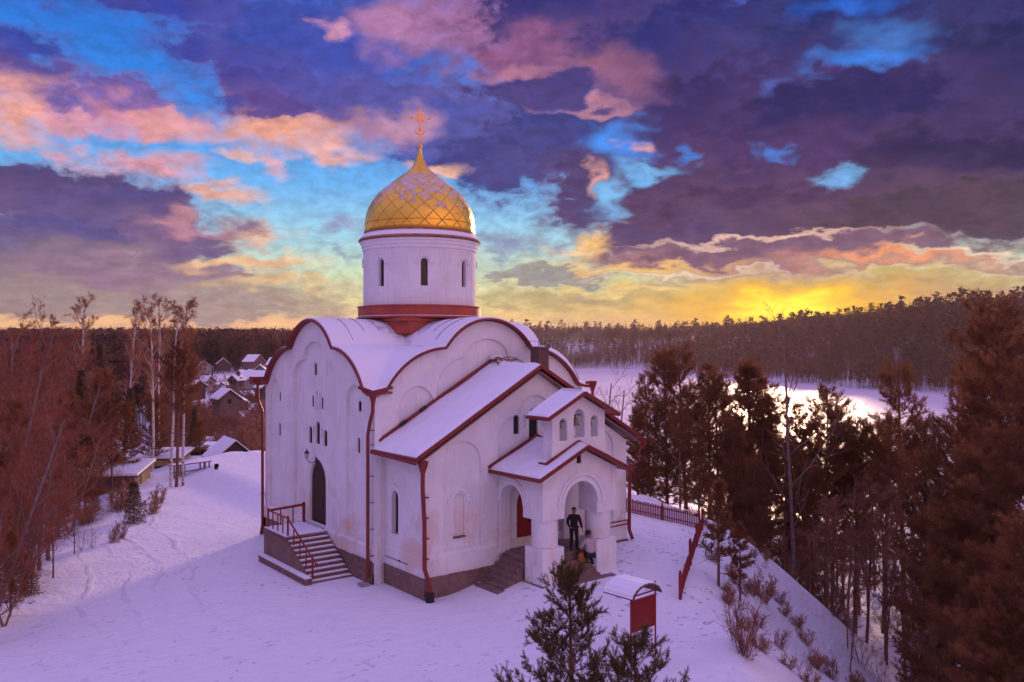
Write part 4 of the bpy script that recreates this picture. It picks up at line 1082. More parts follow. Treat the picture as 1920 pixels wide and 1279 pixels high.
def bell(cx, cz, r):
    b = thing('bell', None, None)
    m = MB(); m.lathe([(r*.02, 0), (r*.35, -.02*r), (r*.5, -.2*r), (r*.58, -.9*r), (r*.75, -1.3*r), (r*1.0, -1.6*r), (r*.96, -1.64*r), (r*.6, -1.3*r)], cx, (BY0+BY1)/2-.08, 20)
    m.v = [(a, b_, c+cz) for a, b_, c in m.v]
    o = m.build('bell', 'bell_bronze', bel, smooth=True)
    m = MB(); m.tube([(cx, (BY0+BY1)/2-.08, cz-1.2*r), (cx-.02, (BY0+BY1)/2-.08, cz-2.1*r)], .015, 5); m.build('clapper', 'black_iron', o)
    m = MB(); m.tube([(cx, (BY0+BY1)/2-.08, cz-.02), (cx, (BY0+BY1)/2-.08, cz+.12)], .03, 6)
    w_ = .31 if r > .15 else .2
    m.box(cx-w_, cx+w_, (BY0+BY1)/2-.11, (BY0+BY1)/2-.05, cz+.08, cz+.12); m.build('yoke', 'black_iron', o)
    bpy.data.objects.remove(b)
bell(BC-.03, 6.98, .19); bell(5.34, 6.75, .09); bell(7.02, 6.8, .10)

# ---- gutters, funnels, downpipes ------------------------------------------------------
def downpipe(parts, parent=church, rad=.075):
    m = MB(); m.tube(parts, rad, 10)
    for i in range(0): pass
    return m.build('downpipe', 'red_metal', parent)
def funnel(x, y, z, parent, r=.22):
    m = MB(); m.lathe([(.07, z-.55), (.09, z-.45), (r, z-.12), (r+.02, z), (r-.02, z+.01)], x, y, 8); return m.build('rain_head', 'red_metal', parent)
# near corner: short cut gutter across the valley mouth
m = MB(); m.beam((-.36, .62, 8.16), (-.12, -.14, 7.98), .12, .12); m.beam((-.14, -.16, 7.98), (.70, -.34, 8.16), .12, .12); m.build('corner_gutter', 'red_metal', church)
m = MB(); m.box(-.20, .75, -.26, -.09, 7.88, 7.99); m.build('gutter_bracket', 'soffit_wood', church)
p = downpipe([(-.10, -.12, 7.85), (-.12, -.14, 7.2), (-.16, .02, 6.75), (-.22, .10, 6.2), (-.22, .10, .30), (-.34, .06, .12)]); p['label'] = 'long red downpipe at the near corner of the main block'
funnel(-.10, -.12, 8.0, church, .17)
m = MB(); m.box(-.62, -.28, -.12, .22, -.15, .14); m.build('splash_stone', 'concrete', church)
# far left corner
p = downpipe([(-.30, WD+.30, 7.85), (-.28, WD+.28, 7.0), (-.16, WD+.0, 6.45), (-.17, WD-.05, .55), (-.28, WD-.1, .05)])
m = MB(); m.box(-.62, .10, WD-.18, WD+.62, 7.86, 7.98); m.box(-.64, .02, WD+.1, WD+.64, 7.98, 8.25); m.build('rain_head', 'red_metal', church)
m = MB(); m.box(-.6, .0, WD+.12, WD+.62, 8.255, 8.28); m.build('snow_cap', 'roof_snow', church)
m = MB(); m.box(-.50, -.22, WD-.3, WD+.05, -.35, .0); m.build('splash_stone', 'concrete', church)
# far right corner of the front facade
m = MB(); m.box(WD+.0, WD+.45, -.4, -.28, 8.0, 8.12); m.build('corner_gutter', 'red_metal', church); funnel(WD+.42, -.34, 8.12, church, .2)
downpipe([(WD+.42, -.34, 7.6), (WD+.40, -.34, 6.5), (WD+.2, -.1, 6.0), (WD+.2, -.1, 1.0)])
# annex corner with black boot
p = downpipe([(AX0-.28, -DEP-.32, 5.1), (AX0-.24, -DEP-.24, 4.4), (AX0-.12, -DEP-.18, 3.0), (AX0-.10, -DEP-.16, 1.25), (AX0+.0, -DEP-.30, .75), (AX0+.04, -DEP-.34, .36)], annex, .085)
funnel(AX0-.28, -DEP-.32, 5.45, annex, .2)
m = MB(); m.lathe([(.17, -.15), (.18, .33), (.13, .36)], AX0+.02, -DEP-.35, 12); m.build('pipe_boot', 'black_iron', annex)
p = downpipe([(2*AC+.20, -DEP-.35, 5.3), (2*AC+.0, -DEP-.30, 4.9), (AX1+.12, -DEP-.12, 4.05), (AX1+.10, -DEP-.1, 1.25), (AX1+.22, -DEP-.2, .8)], annex, .085)
funnel(2*AC+.22, -DEP-.36, 5.55, annex, .17)
m = MB(); m.tube([(AX1-1.6, -DEP-.05, 1.70), (AX1+.02, -DEP-.05, 1.70), (AX1+.06, -DEP-.08, 1.2)], .03, 6); m.tube([(AX1-1.6, -DEP-.05, 1.5), (AX1+.02, -DEP-.05, 1.52)], .03, 6); m.build('wall_pipe', 'red_metal', annex)
for (x0, y0, zs) in ((-.16, .10, (1.2, 2.3, 3.4, 4.5, 5.8, 6.4)),):
    m = MB()
    for z in zs: m.box(x0-.02, x0+.22, y0-.14, y0-.11, z-.015, z+.015)
    m.build('pipe_bracket', 'black_iron', church)
m = MB()
for z in (1.6, 2.4, 3.2, 4.0): m.box(AX0-.15, AX0+.12, -DEP-.15, -DEP-.03, z-.015, z+.015)
m.build('pipe_bracket', 'black_iron', annex)

# ---- lamp over the side door --------------------------------------------------------
lamp = thing('wall_lamp', 'black iron wall lantern above the arched brown side door', 'lamp', (0, 0, 0))
LX, LY, LZ = -.28, 5.95, 4.62
m = MB(); m.tube([(SK, LY-.12, LZ-.08), (0.02, LY-.12, LZ-.2), (-.14, LY-.06, LZ-.22), (LX, LY, LZ-.05)], .018, 6); m.box(SK-.03, SK, LY-.2, LY-.04, LZ-.2, LZ+.03); m.build('bracket', 'black_iron', lamp)
m = MB(); m.lathe([(.03, LZ-.05), (.06, LZ-.02), (.10, LZ+.24), (.0, LZ+.25)], LX, LY, 6); m.build('lamp_glass', 'lamp_glass', lamp)
m = MB(); m.lathe([(.13, LZ+.24), (.13, LZ+.26), (.05, LZ+.34), (.03, LZ+.40), (.012, LZ+.46)], LX, LY, 6)
for k in range(6): a = PI/3*k; m.tube([(LX+.062*math.cos(a), LY+.062*math.sin(a), LZ-.02), (LX+.105*math.cos(a), LY+.105*math.sin(a), LZ+.24)], .008, 4)
m.build('lamp_cap', 'black_iron', lamp)

# ---- side staircase -------------------------------------------------------------------
st = thing('side_stairs', None, None); st.parent = church
SX = -2.02; ST0, ST1 = 4.22, 6.70; ZL = 1.48
m = MB(); m.box(SX, -PO-.06, ST0, ST1, -.6, ZL-.06); m.box(SX-.05, -PO-.05, ST0-.06, ST1+.03, ZL-.06, ZL)
NS = 9; run = (ST0-1.66)/NS
for k in range(NS):
    z1 = ZL-.155*(k+1)-.002; y1_ = ST0-run*k; 
    m.box(SX+.05, -PO-.06, y1_-run, y1_+.3, -.6, z1-.05); m.box(SX, -PO-.055-.001*k, y1_-run-.05, y1_+.28, z1-.05, z1)
m.box(SX-.002, SX+.12, 1.75, ST0+.1, -.6, .10)
m.build('flight', 'step_stone', st)
# sloping masonry cheek
m = MB(); c0 = SX-.03
m.add([(c0, ST1, -.6), (c0, 1.75, -.6), (c0, 1.75, .10), (c0, ST0-.1, ZL-.18), (c0, ST1, ZL-.065), (c0+.10, ST1, -.6), (c0+.10, 1.75, -.6), (c0+.10, 1.75, .10), (c0+.10, ST0-.1, ZL-.18), (c0+.10, ST1, ZL-.065)],
      [(0, 1, 2, 3, 4), (9, 8, 7, 6, 5), (0, 5, 6, 1), (1, 6, 7, 2), (2, 7, 8, 3), (3, 8, 9, 4), (4, 9, 5, 0)])
m.build('cheek_wall', 'plinth_stone', st)
m = MB(); m.box(SX-.34, SX-.035, 1.50, 6.55, -.6, .22); m.box(SX-.37, SX-.032, 1.45, 6.60, .22, .27); m.build('ledge', 'plinth_stone', st)
m = MB()
m.box(SX-.34, SX-.04, 1.5, 6.56, .272, .31); m.box(SX-.02, -.15, ST0+.02, ST1-.02, ZL+.002, ZL+.04)
for k in range(NS):
    z1 = ZL-.155*(k+1)-.002; y1_ = ST0-run*k; m.box(SX+.06, -.16-.002*k, y1_-run-.01, y1_-.05, z1+.002, z1+.028)
m.build('snow_cover', 'roof_snow', st)
# railing
rl = thing('railing', None, None); rl.parent = church
def post(x, y, z0, z1, w=.05, name='post'):
    q = MB(); q.box(x-w/2, x+w/2, y-w/2, y+w/2, z0, z1); q.lathe([(w*.55, z1), (w*.7, z1+.03), (w*.3, z1+.06)], x, y, 6); return q.build(name, 'red_rail', rl)
RX = SX+.12
post(RX, ST0+.1, ZL, ZL+.86, .07); post(RX, ST1-.12, ZL, ZL+.86, .07); post(-.12, ST1-.06, ZL, ZL+.92, .11); post(RX, 1.78, .18, 1.02, .07)
for y in (ST0+.1+k*(ST1-ST0-.22)/4 for k in (1, 2, 3)): post(RX, y, ZL, ZL+.76, .045, 'baluster')
for x in (RX+.62, RX+1.22): post(x, ST1-.1, ZL, ZL+.76, .05, 'baluster')
for k in (1, 2, 3): y = ST0+.1-(ST0+.1-1.78)*k/4; zb = ZL-(ZL-.16)*((ST0+.1-y)/(ST0+.1-1.78)); post(RX, y, zb-.05, zb+.68, .045, 'baluster')
q = MB(); q.beam((RX, ST0+.02, ZL+.80), (RX, ST1-.12, ZL+.80), .06, .05); q.beam((RX, ST1-.12, ZL+.78), (-.12, ST1-.08, ZL+.86), .06, .11); q.beam((RX, ST0+.12, ZL+.80), (RX, 1.35, .80), .06, .05)
q.beam((-.14, WD-.2, ZL+.78), (RX, ST1-.12, ZL+.66), .02, .02); q.beam((RX, 1.35, .80), (RX, 1.30, .90), .06, .05)
q.build('handrail', 'red_rail', rl)

# thin smoke drifting off the chimney
sm = bpy.data.materials.new('smoke'); sm.use_nodes = True; g = NT(sm.node_tree); g.n.remove(g.n['Principled BSDF'])
pv = g.add('ShaderNodeVolumePrincipled'); pv.inputs['Color'].default_value = (0.95, 0.9, 0.9, 1)
tc = g.add('ShaderNodeTexCoord'); ob = tc.outputs['Object']
wv = g.vmath('ADD', ob, g.vmath('MULTIPLY', g.vmath('SUBTRACT', g.noise(ob, 1.6, 3, 0.5, 0, True), (.5, .5, .5)), (.5, .9, .9)))
fall = g.maprange(g.vmath('LENGTH', wv), 1.0, 0.25)
dn = g.math('MULTIPLY', fall, g.maprange(g.noise(g.vmath('MULTIPLY', ob, (2.0, 2.0, 2.4)), 1.5, 4, 0.6), 0.42, 0.75))
g.l.new(g.math('MULTIPLY', dn, 0.045), pv.inputs['Density']); g.l.new(pv.outputs[0], g.n['Material Output'].inputs['Volume']); MATS['smoke'] = sm
m = MB(); m.lathe([(.01, -1), (.5, -.87), (.87, -.5), (1, 0), (.87, .5), (.5, .87), (.01, 1)], 0, 0, 16); o = m.build('smoke', 'smoke'); o['kind'] = 'stuff'; o['label'] = 'faint smoke drifting away behind the chimney'
o.location = (17.5, 6.5, 10.9); o.scale = (9.5, 3.2, 3.0); o.rotation_euler = (0, R(-4), R(30))
# ------------------------------------------------------------------ notice board with its curved snowy canopy
gz0 = ground_z(2.5, -12.8)
sb = thing('notice_board', 'red notice board on two posts under a curved snow covered canopy', 'notice board', (2.55, -12.78, gz0), R(4))
m = MB(); m.tube([(-.6, 0, -.3), (-.6, 0, 2.3)], .028, 8); m.build('post', 'red_rail', sb)
m = MB(); m.tube([(.6, 0, -.3), (.6, 0, 2.42)], .028, 8); m.build('post', 'red_rail', sb)
m = MB(); m.box(-.6, .6, -.015, .015, 2.12, 2.16); m.build('cross_rail', 'red_rail', sb); m = MB(); m.box(-.6, .6, -.015, .015, 1.02, 1.05); m.build('cross_rail', 'red_rail', sb)
m = MB(); m.box(-.56, .56, -.02, .02, 1.06, 2.02); bevel(m.build('panel', 'board_red', sb), .006)
def canopy_strip(r0, r1, y0, y1, a0=8, a1=172, n=28, corr=0.0):
    V = []; F = []
    for j, y in enumerate((y0, y1)):
        for rr_ in (r0, r1):
            for i in range(n+1):
                a = R(a0+(a1-a0)*i/n); w_ = corr*math.sin(i*PI*2/4)
                V.append(((rr_+w_)*1.16*math.cos(a), y, 2.02+(rr_+w_)*.72*math.sin(a)))
    k = n+1
    for i in range(n):
        F += [(i, i+1, 2*k+i+1, 2*k+i), (k+i, 3*k+i, 3*k+i+1, k+i+1), (i, k+i, k+i+1, i+1), (2*k+i, 2*k+i+1, 3*k+i+1, 3*k+i)]
    F += [(0, 2*k, 3*k, k), (n, k+n, 3*k+n, 2*k+n)]
    return V, F
m = MB(); m.add(*canopy_strip(.60, .62, -.18, 1.05, corr=.012)); cn = m.build('canopy', 'soot_metal', sb)
m = MB(); m.add(*canopy_strip(.63, .675, -.15, 1.02, 42, 166, corr=.014)); m.build('snow_cover', 'roof_snow', cn)
m = MB(); m.add(*canopy_strip(.585, .60, -.20, -.16)); m.add(*canopy_strip(.585, .60, 1.03, 1.06)); m.beam((-.6, 0, 2.25), (-.6, .95, 2.25), .02, .02); m.beam((.6, 0, 2.3), (.6, .95, 2.3), .02, .02); m.build('canopy_rib', 'red_rail', cn)

# ------------------------------------------------------------------ red picket fence round the knoll
def fence(pts, label, hgt, step=.13, post_every=2.0, snow=True, sink=0.0, high=0.06):
    x0, y0 = pts[0]; f = thing('picket_fence', label, 'fence', (x0, y0, ground_z(x0, y0)))
    z00 = ground_z(x0, y0)
    pk = MB(); rail = MB(); rr = random.Random(3); posts = []
    for (ax, ay), (bx, by) in zip(pts, pts[1:]):
        L = math.hypot(bx-ax, by-ay); ux, uy = (bx-ax)/L, (by-ay)/L; n = int(L/step)
        for i in range(n):
            s = (i+.5)*step; x, y = ax+ux*s, ay+uy*s; z = ground_z(x, y)-z00
            h = hgt*rr.uniform(.92, 1.02); t = rr.uniform(-.02, .02)
            pk.beam((x-x0, y-y0, z-.1-sink), (x-x0+t, y-y0+t, z+h-sink), .075, .022, (ux, uy, 0))
        m_ = max(1, int(L/1.0))
        for hh in (.30, .82):
            P_ = [(ax+ux*L*i/m_-x0, ay+uy*L*i/m_-y0, ground_z(ax+ux*L*i/m_, ay+uy*L*i/m_)-z00+hgt*hh-sink) for i in range(m_+1)]
            rail.tube(P_, .03, 4)
        k = max(1, int(L/post_every))
        for i in range(k+1): posts.append((ax+ux*L*i/k, ay+uy*L*i/k))
    pk.build('pickets', 'fence_red', f); rail.build('rail', 'fence_red', f)
    seen = set()
    for x, y in posts:
        if (round(x, 1), round(y, 1)) in seen: continue
        seen.add((round(x, 1), round(y, 1)))
        q = MB(); z = ground_z(x, y)-z00; q.box(x-x0-.045, x-x0+.045, y-y0-.045, y-y0+.045, z-.4, z+hgt+high-sink); q.lathe([(.03, z+hgt+high-sink), (.06, z+hgt+high+.05-sink), (.02, z+hgt+high+.10-sink)], x-x0, y-y0, 8); q.build('post', 'fence_red', f)
    if snow:
        q = MB(); ax, ay = pts[0]; bx, by = pts[-1]
        n = 14; q.tube([(ax+(bx-ax)*i/n-x0, ay+(by-ay)*i/n-y0, ground_z(ax+(bx-ax)*i/n, ay+(by-ay)*i/n)-z00+hgt+.02-sink) for i in range(n+1)], .025, 5); q.build('snow_cap', 'roof_snow', f)
    return f
fence([(18.3, 9.5), (18.0, 2.9), (17.8, -2.4)], 'red picket fence with snow on top behind the right corner of the church', .85, sink=.05)
fence([(17.8, -2.6), (14.6, -4.9), (11.4, -7.2), (8.15, -9.45)], 'red picket fence running down to its end post beside the snowy slope', .66, step=.34, high=.36, snow=False)

# ------------------------------------------------------------------ long bench table at the edge of the knoll
tx, ty = to_world(-24.2, 63.5); tz = ground_z(tx, ty)
tb = thing('long_table', 'long weathered wooden table with snow on top near the birches', 'table', (tx, ty, tz), R(14))
m = MB(); m.box(-1.6, 1.6, -.35, .35, .72, .78); tt = m.build('table_top', 'dark_wood', tb)
m = MB(); m.box(-1.58, 1.58, -.33, .33, .782, .82); m.build('snow_cover', 'roof_snow', tt)
for x in (-1.45, -.75, -.6, 1.0, 1.42):
    for y in (-.28, .28): q = MB(); q.box(x-.035, x+.035, y-.035, y+.035, -.2, .72); q.build('leg', 'dark_wood', tb)
m = MB(); m.box(-1.5, 1.5, -.03, .03, .15, .21); m.build('stretcher', 'dark_wood', tb)
bx, by = to_world(-22.3, 63.6)
bk_ = thing('bucket', 'small dark bucket tipped in the snow beside the long table', 'bucket', (bx, by, ground_z(bx, by)), 0.4)
m = MB(); m.lathe([(.13, .02), (.17, .32), (.18, .33), (.16, .33), (.12, .05)], 0, 0, 14, cap=False); m.lathe([(.001, .02), (.13, .02)], 0, 0, 14, cap=False)
b_ = m.build('pail', 'black_iron', bk_); b_.rotation_euler = (R(35), R(-20), 0); b_.location = (0, 0, .05)
m = MB(); m.tube([(-.17, 0, .34), (-.12, 0, .5), (0, 0, .56), (.12, 0, .5), (.17, 0, .34)], .012, 5); h_ = m.build('handle', 'black_iron', bk_); h_.rotation_euler = (R(35), R(-20), 0)

# ------------------------------------------------------------------ houses of the village and sheds
def house(r, d, w, l, h, roof_h, rz, wall, label, name='village_house', cat='house', over=.35, snowk=.14, windows=2, door=True, flat=False, zoff=0.0, zabs=None, chim=False, group=None, wincol='dark_glass'):
    x, y = to_world(r, d); z = ground_z(x, y)+zoff if zabs is None else zabs
    o = thing(name, label, cat, (x, y, z), -YAW+R(rz), group)
    m = MB()
    if flat:
        m.add([(-w/2, -l/2, -1), (w/2, -l/2, -1), (w/2, l/2, -1), (-w/2, l/2, -1), (-w/2, -l/2, h), (w/2, -l/2, h), (w/2, l/2, h+roof_h), (-w/2, l/2, h+roof_h)], [(0, 3, 2, 1), (4, 5, 6, 7), (0, 1, 5, 4), (1, 2, 6, 5), (2, 3, 7, 6), (3, 0, 4, 7)])
    else:
        m.add([(-w/2, -l/2, -1), (w/2, -l/2, -1), (w/2, l/2, -1), (-w/2, l/2, -1), (-w/2, -l/2, h), (w/2, -l/2, h), (w/2, l/2, h), (-w/2, l/2, h), (0, -l/2, h+roof_h), (0, l/2, h+roof_h)],
              [(0, 3, 2, 1), (0, 1, 5, 8, 4), (2, 3, 7, 9, 6), (1, 2, 6, 5), (3, 0, 4, 7), (4, 8, 9, 7), (5, 6, 9, 8)])
    m.build('wall', wall, o)
    r_ = MB(); s_ = MB()
    if flat:
        r_.beam((0, -l/2-over, h+.06), (0, l/2+over, h+roof_h+.06), w+2*over, .10, (0, 0, 1)); ro = r_.build('roof', 'dark_wood', o)
        s_.beam((0, -l/2-over+.05, h+.06+.05+snowk/2), (0, l/2+over, h+roof_h+.06+.05+snowk/2), w+2*over-.1, snowk, (0, 0, 1))
    else:
        sl_ = roof_h/(w/2); hx = w/2+over
        for s in (-1, 1):
            a = (0, h+roof_h+.05); b = (s*hx, h+roof_h+.05-hx*sl_)
            for (q, t0, t1) in ((r_, 0, .09), (s_, .092, .092+snowk)):
                k = .05 if q is s_ else 0
                y0_, y1_ = -l/2-over+k, l/2+over-k; bx_ = b[0]-s*k; bz_ = b[1]+k*sl_
                q.add([(a[0], y0_, a[1]+t0), (bx_, y0_, bz_+t0), (bx_, y1_, bz_+t0), (a[0], y1_, a[1]+t0), (a[0], y0_, a[1]+t1), (bx_, y0_, bz_+t1), (bx_, y1_, bz_+t1), (a[0], y1_, a[1]+t1)],
                      [(0, 3, 2, 1), (4, 5, 6, 7), (0, 1, 5, 4), (1, 2, 6, 5), (2, 3, 7, 6), (3, 0, 4, 7)])
        ro = r_.build('roof', 'dark_wood', o)
    s_.build('snow_cover', 'roof_snow', ro)
    for k in range(windows):
        cx = -w/2+w*(k+1)/(windows+1); q = MB(); q.box(cx-.34, cx+.34, -l/2-.05, -l/2+.02, h*.40, h*.40+.85); f = q.build('window', 'grey_wood', o)
        q = MB(); q.box(cx-.26, cx+.26, -l/2-.07, -l/2-.045, h*.40+.08, h*.40+.77); q.build('pane', wincol, f)
    if door:
        q = MB(); q.box(w/2-.02, w/2+.05, -.45, .45, 0, 1.9); q.build('door', 'brown_door', o)
    if chim:
        q = MB(); q.box(w*.15-.25, w*.15+.25, -.25, .25, h+roof_h*.3, h+roof_h+.7); q.build('chimney', 'brick', ro)
    return o
house(-25.4, 76, 3.4, 3.6, 1.35, 1.45, 33, 'dark_wood', 'small dark wooden shed with steep snowy roof behind the knoll edge', 'garden_shed', 'shed', .3, .10, 0, True, zabs=-1.5)
house(-29.3, 69.5, 4.6, 3.4, 2.2, .35, 6, 'yellow_plank', 'yellow plank hut with a red framed window behind the birches', 'plank_hut', 'hut', .3, .12, 2, False, True, zabs=-1.55)
house(-29.3, 60.5, 5.4, 4.0, 1.7, .45, 8, 'brown_wall', 'low brown garage with a broad snowy roof below the knoll', 'garage', 'garage', .35, .16, 1, True, True, zabs=-1.0)
house(-29.4, 82, 3.4, 3.0, 1.5, .25, 2, 'blue_paint', 'blue painted shed with a low snowy roof beside the yellow hut', 'painted_shed', 'shed', .2, .14, 1, True, True, zabs=-1.7)
house(-26.8, 70.5, 1.5, 1.0, .6, .05, 4, 'concrete', 'low white concrete box under snow behind the long table', 'storage_box', 'box', .05, .16, 0, False, True, zabs=-.35)
VH = [(-40, 118, 6.5, 7, 2.3, 2.5, 38, 'brown_wall', 'brown village house whose snowy gable faces the church'),
 (-49, 168, 7, 8, 2.2, 3.2, 40, 'dark_wood', 'dark village house with steep roof in the middle of the gardens'),
  (-62, 205, 6, 9, 2.6, 2.6, 80, 'pale_wall', 'pale long village house with wide white roof'),
 (-58, 178, 5, 6, 2.2, 2.0, -20, 'brown_wall', 'brown cottage with a low porch roof among bare bushes'),
 (-78, 262, 6, 7, 2.6, 2.8, 10, 'blue_paint', 'blue grey cottage with twin white gables in the far gardens'),
  (-92, 330, 9, 9, 3.0, 4.0, 70, 'pale_wall', 'large pale house with tall white roof at the edge of the forest'),
 (-104, 340, 10, 9, 3.0, 4.0, 65, 'brown_wall', 'large brown house with tall white roof before the forest'),
 (-118, 345, 8, 9, 2.8, 3.5, 20, 'dark_wood', 'dark timber house left of the two large forest edge houses'),
 (-72, 228, 5, 6, 2.2, 2.2, -35, 'dark_wood', 'dark cottage turned away behind the pale long house'),
  (-66, 300, 7, 8, 2.4, 3.0, 75, 'dark_wood', 'dark house nearest the church wall under the forest edge'),
  (-70, 160, 6, 7, 2.3, 2.8, -15, 'brown_wall', 'brown house half hidden by the birch trunks'),
 (-95, 190, 7, 8, 2.5, 3.4, 10, 'pale_wall', 'pale house with pointed roof hidden among the left woods'),
  (-57, 152, 6, 6, 2.2, 2.2, 50, 'dark_wood', 'dark bathhouse with snowy roof among the bushes near the dark birch'),
 (-64, 236, 8, 9, 2.4, 2.8, 30, 'pale_wall', 'pale house with two roof slopes in the back gardens'),
  (-71, 196, 6, 6, 2.2, 2.2, 65, 'pale_wall', 'small pale hut beside the garden fence across the village'),
  (-50, 190, 6, 7, 2.2, 2.4, 15, 'brown_wall', 'brown hut close to the church downpipe in the middle distance'),
 (-110, 300, 8, 9, 2.6, 3.0, 35, 'pale_wall', 'pale house seen between the birch trunks before the forest')]
for i, v in enumerate(VH):
    kk = .42 if v[1] < 200 else .62
    house(v[0], v[1], v[2]*kk, v[3]*kk, v[4]*.62, v[5]*kk, v[6], v[7], v[8], 'village_house', 'house', .4, .2, 2 if i % 2 else 1, True, False, 0.0, i % 3 == 0, 'houses of the snowy village')
hr = random.Random(9)
for i in range(16):
    d_ = hr.uniform(170, 340); house(-d_*hr.uniform(.292, .40), d_, hr.uniform(2.8, 4.6), hr.uniform(3, 5), 1.3, hr.uniform(1, 1.7), hr.uniform(0, 180), ['dark_wood', 'brown_wall', 'pale_wall'][i % 3],
        'tiny shed with snowy roof among the brown bushes of the far gardens', 'garden_shed', 'shed', .3, .16, 0, True, group='tiny sheds of the far gardens')
def wire_fence(a, b, label, hgt=1.4, n=14):
    (ax, ay), (bx, by) = to_world(*a), to_world(*b)
    f = thing('garden_fence', label, 'fence', (ax, ay, ground_z(ax, ay))); z0 = ground_z(ax, ay)
    pts = []
    for i in range(n+1):
        x = ax+(bx-ax)*i/n; y = ay+(by-ay)*i/n; z = ground_z(x, y)-z0; pts.append((x-ax, y-ay, z+hgt))
        q = MB(); q.box(x-ax-.06, x-ax+.06, y-ay-.06, y-ay+.06, z-.3, z+hgt+.05); q.build('post', 'dark_wood', f)
    q = MB(); q.tube(pts, .05, 4); q.tube([(p[0], p[1], p[2]-.8) for p in pts], .04, 4); q.build('rail', 'dark_wood', f)
wire_fence((-44, 103), (-26, 104), 'dark post and rail garden fence beyond the steep roofed shed')
wire_fence((-74, 210), (-48, 214), 'dark garden fence across the middle of the village')

# ------------------------------------------------------------------ people at the porch
def skin_mesh(name, verts, edges, radii, m, parent, levels=2, root=0, smooth=True):
    me = bpy.data.meshes.new(name+'_cage'); me.from_pydata(verts, edges, []); o = bpy.data.objects.new(name+'_cage', me); col.objects.link(o)
    sk = o.modifiers.new('skin', 'SKIN'); sk.use_smooth_shade = True; sk.branch_smoothing = 0.4
    if not me.skin_vertices: me.skin_vertices.new()
    for i, r_ in enumerate(radii):
        rr = r_ if hasattr(r_, '__len__') else (r_, r_)
        me.skin_vertices[0].data[i].radius = rr; me.skin_vertices[0].data[i].use_root = (i == root)
    sb_ = o.modifiers.new('sub', 'SUBSURF'); sb_.levels = levels; sb_.render_levels = levels
    dg = bpy.context.evaluated_depsgraph_get(); ev = o.evaluated_get(dg)
    nm = bpy.data.meshes.new_from_object(ev); nm.name = name; nm.materials.clear(); nm.materials.append(MATS[m])
    if smooth: nm.shade_smooth()
    bpy.data.objects.remove(o); bpy.data.meshes.remove(me)
    q = bpy.data.objects.new(name, nm); col.objects.link(q); q.parent = parent
    return q
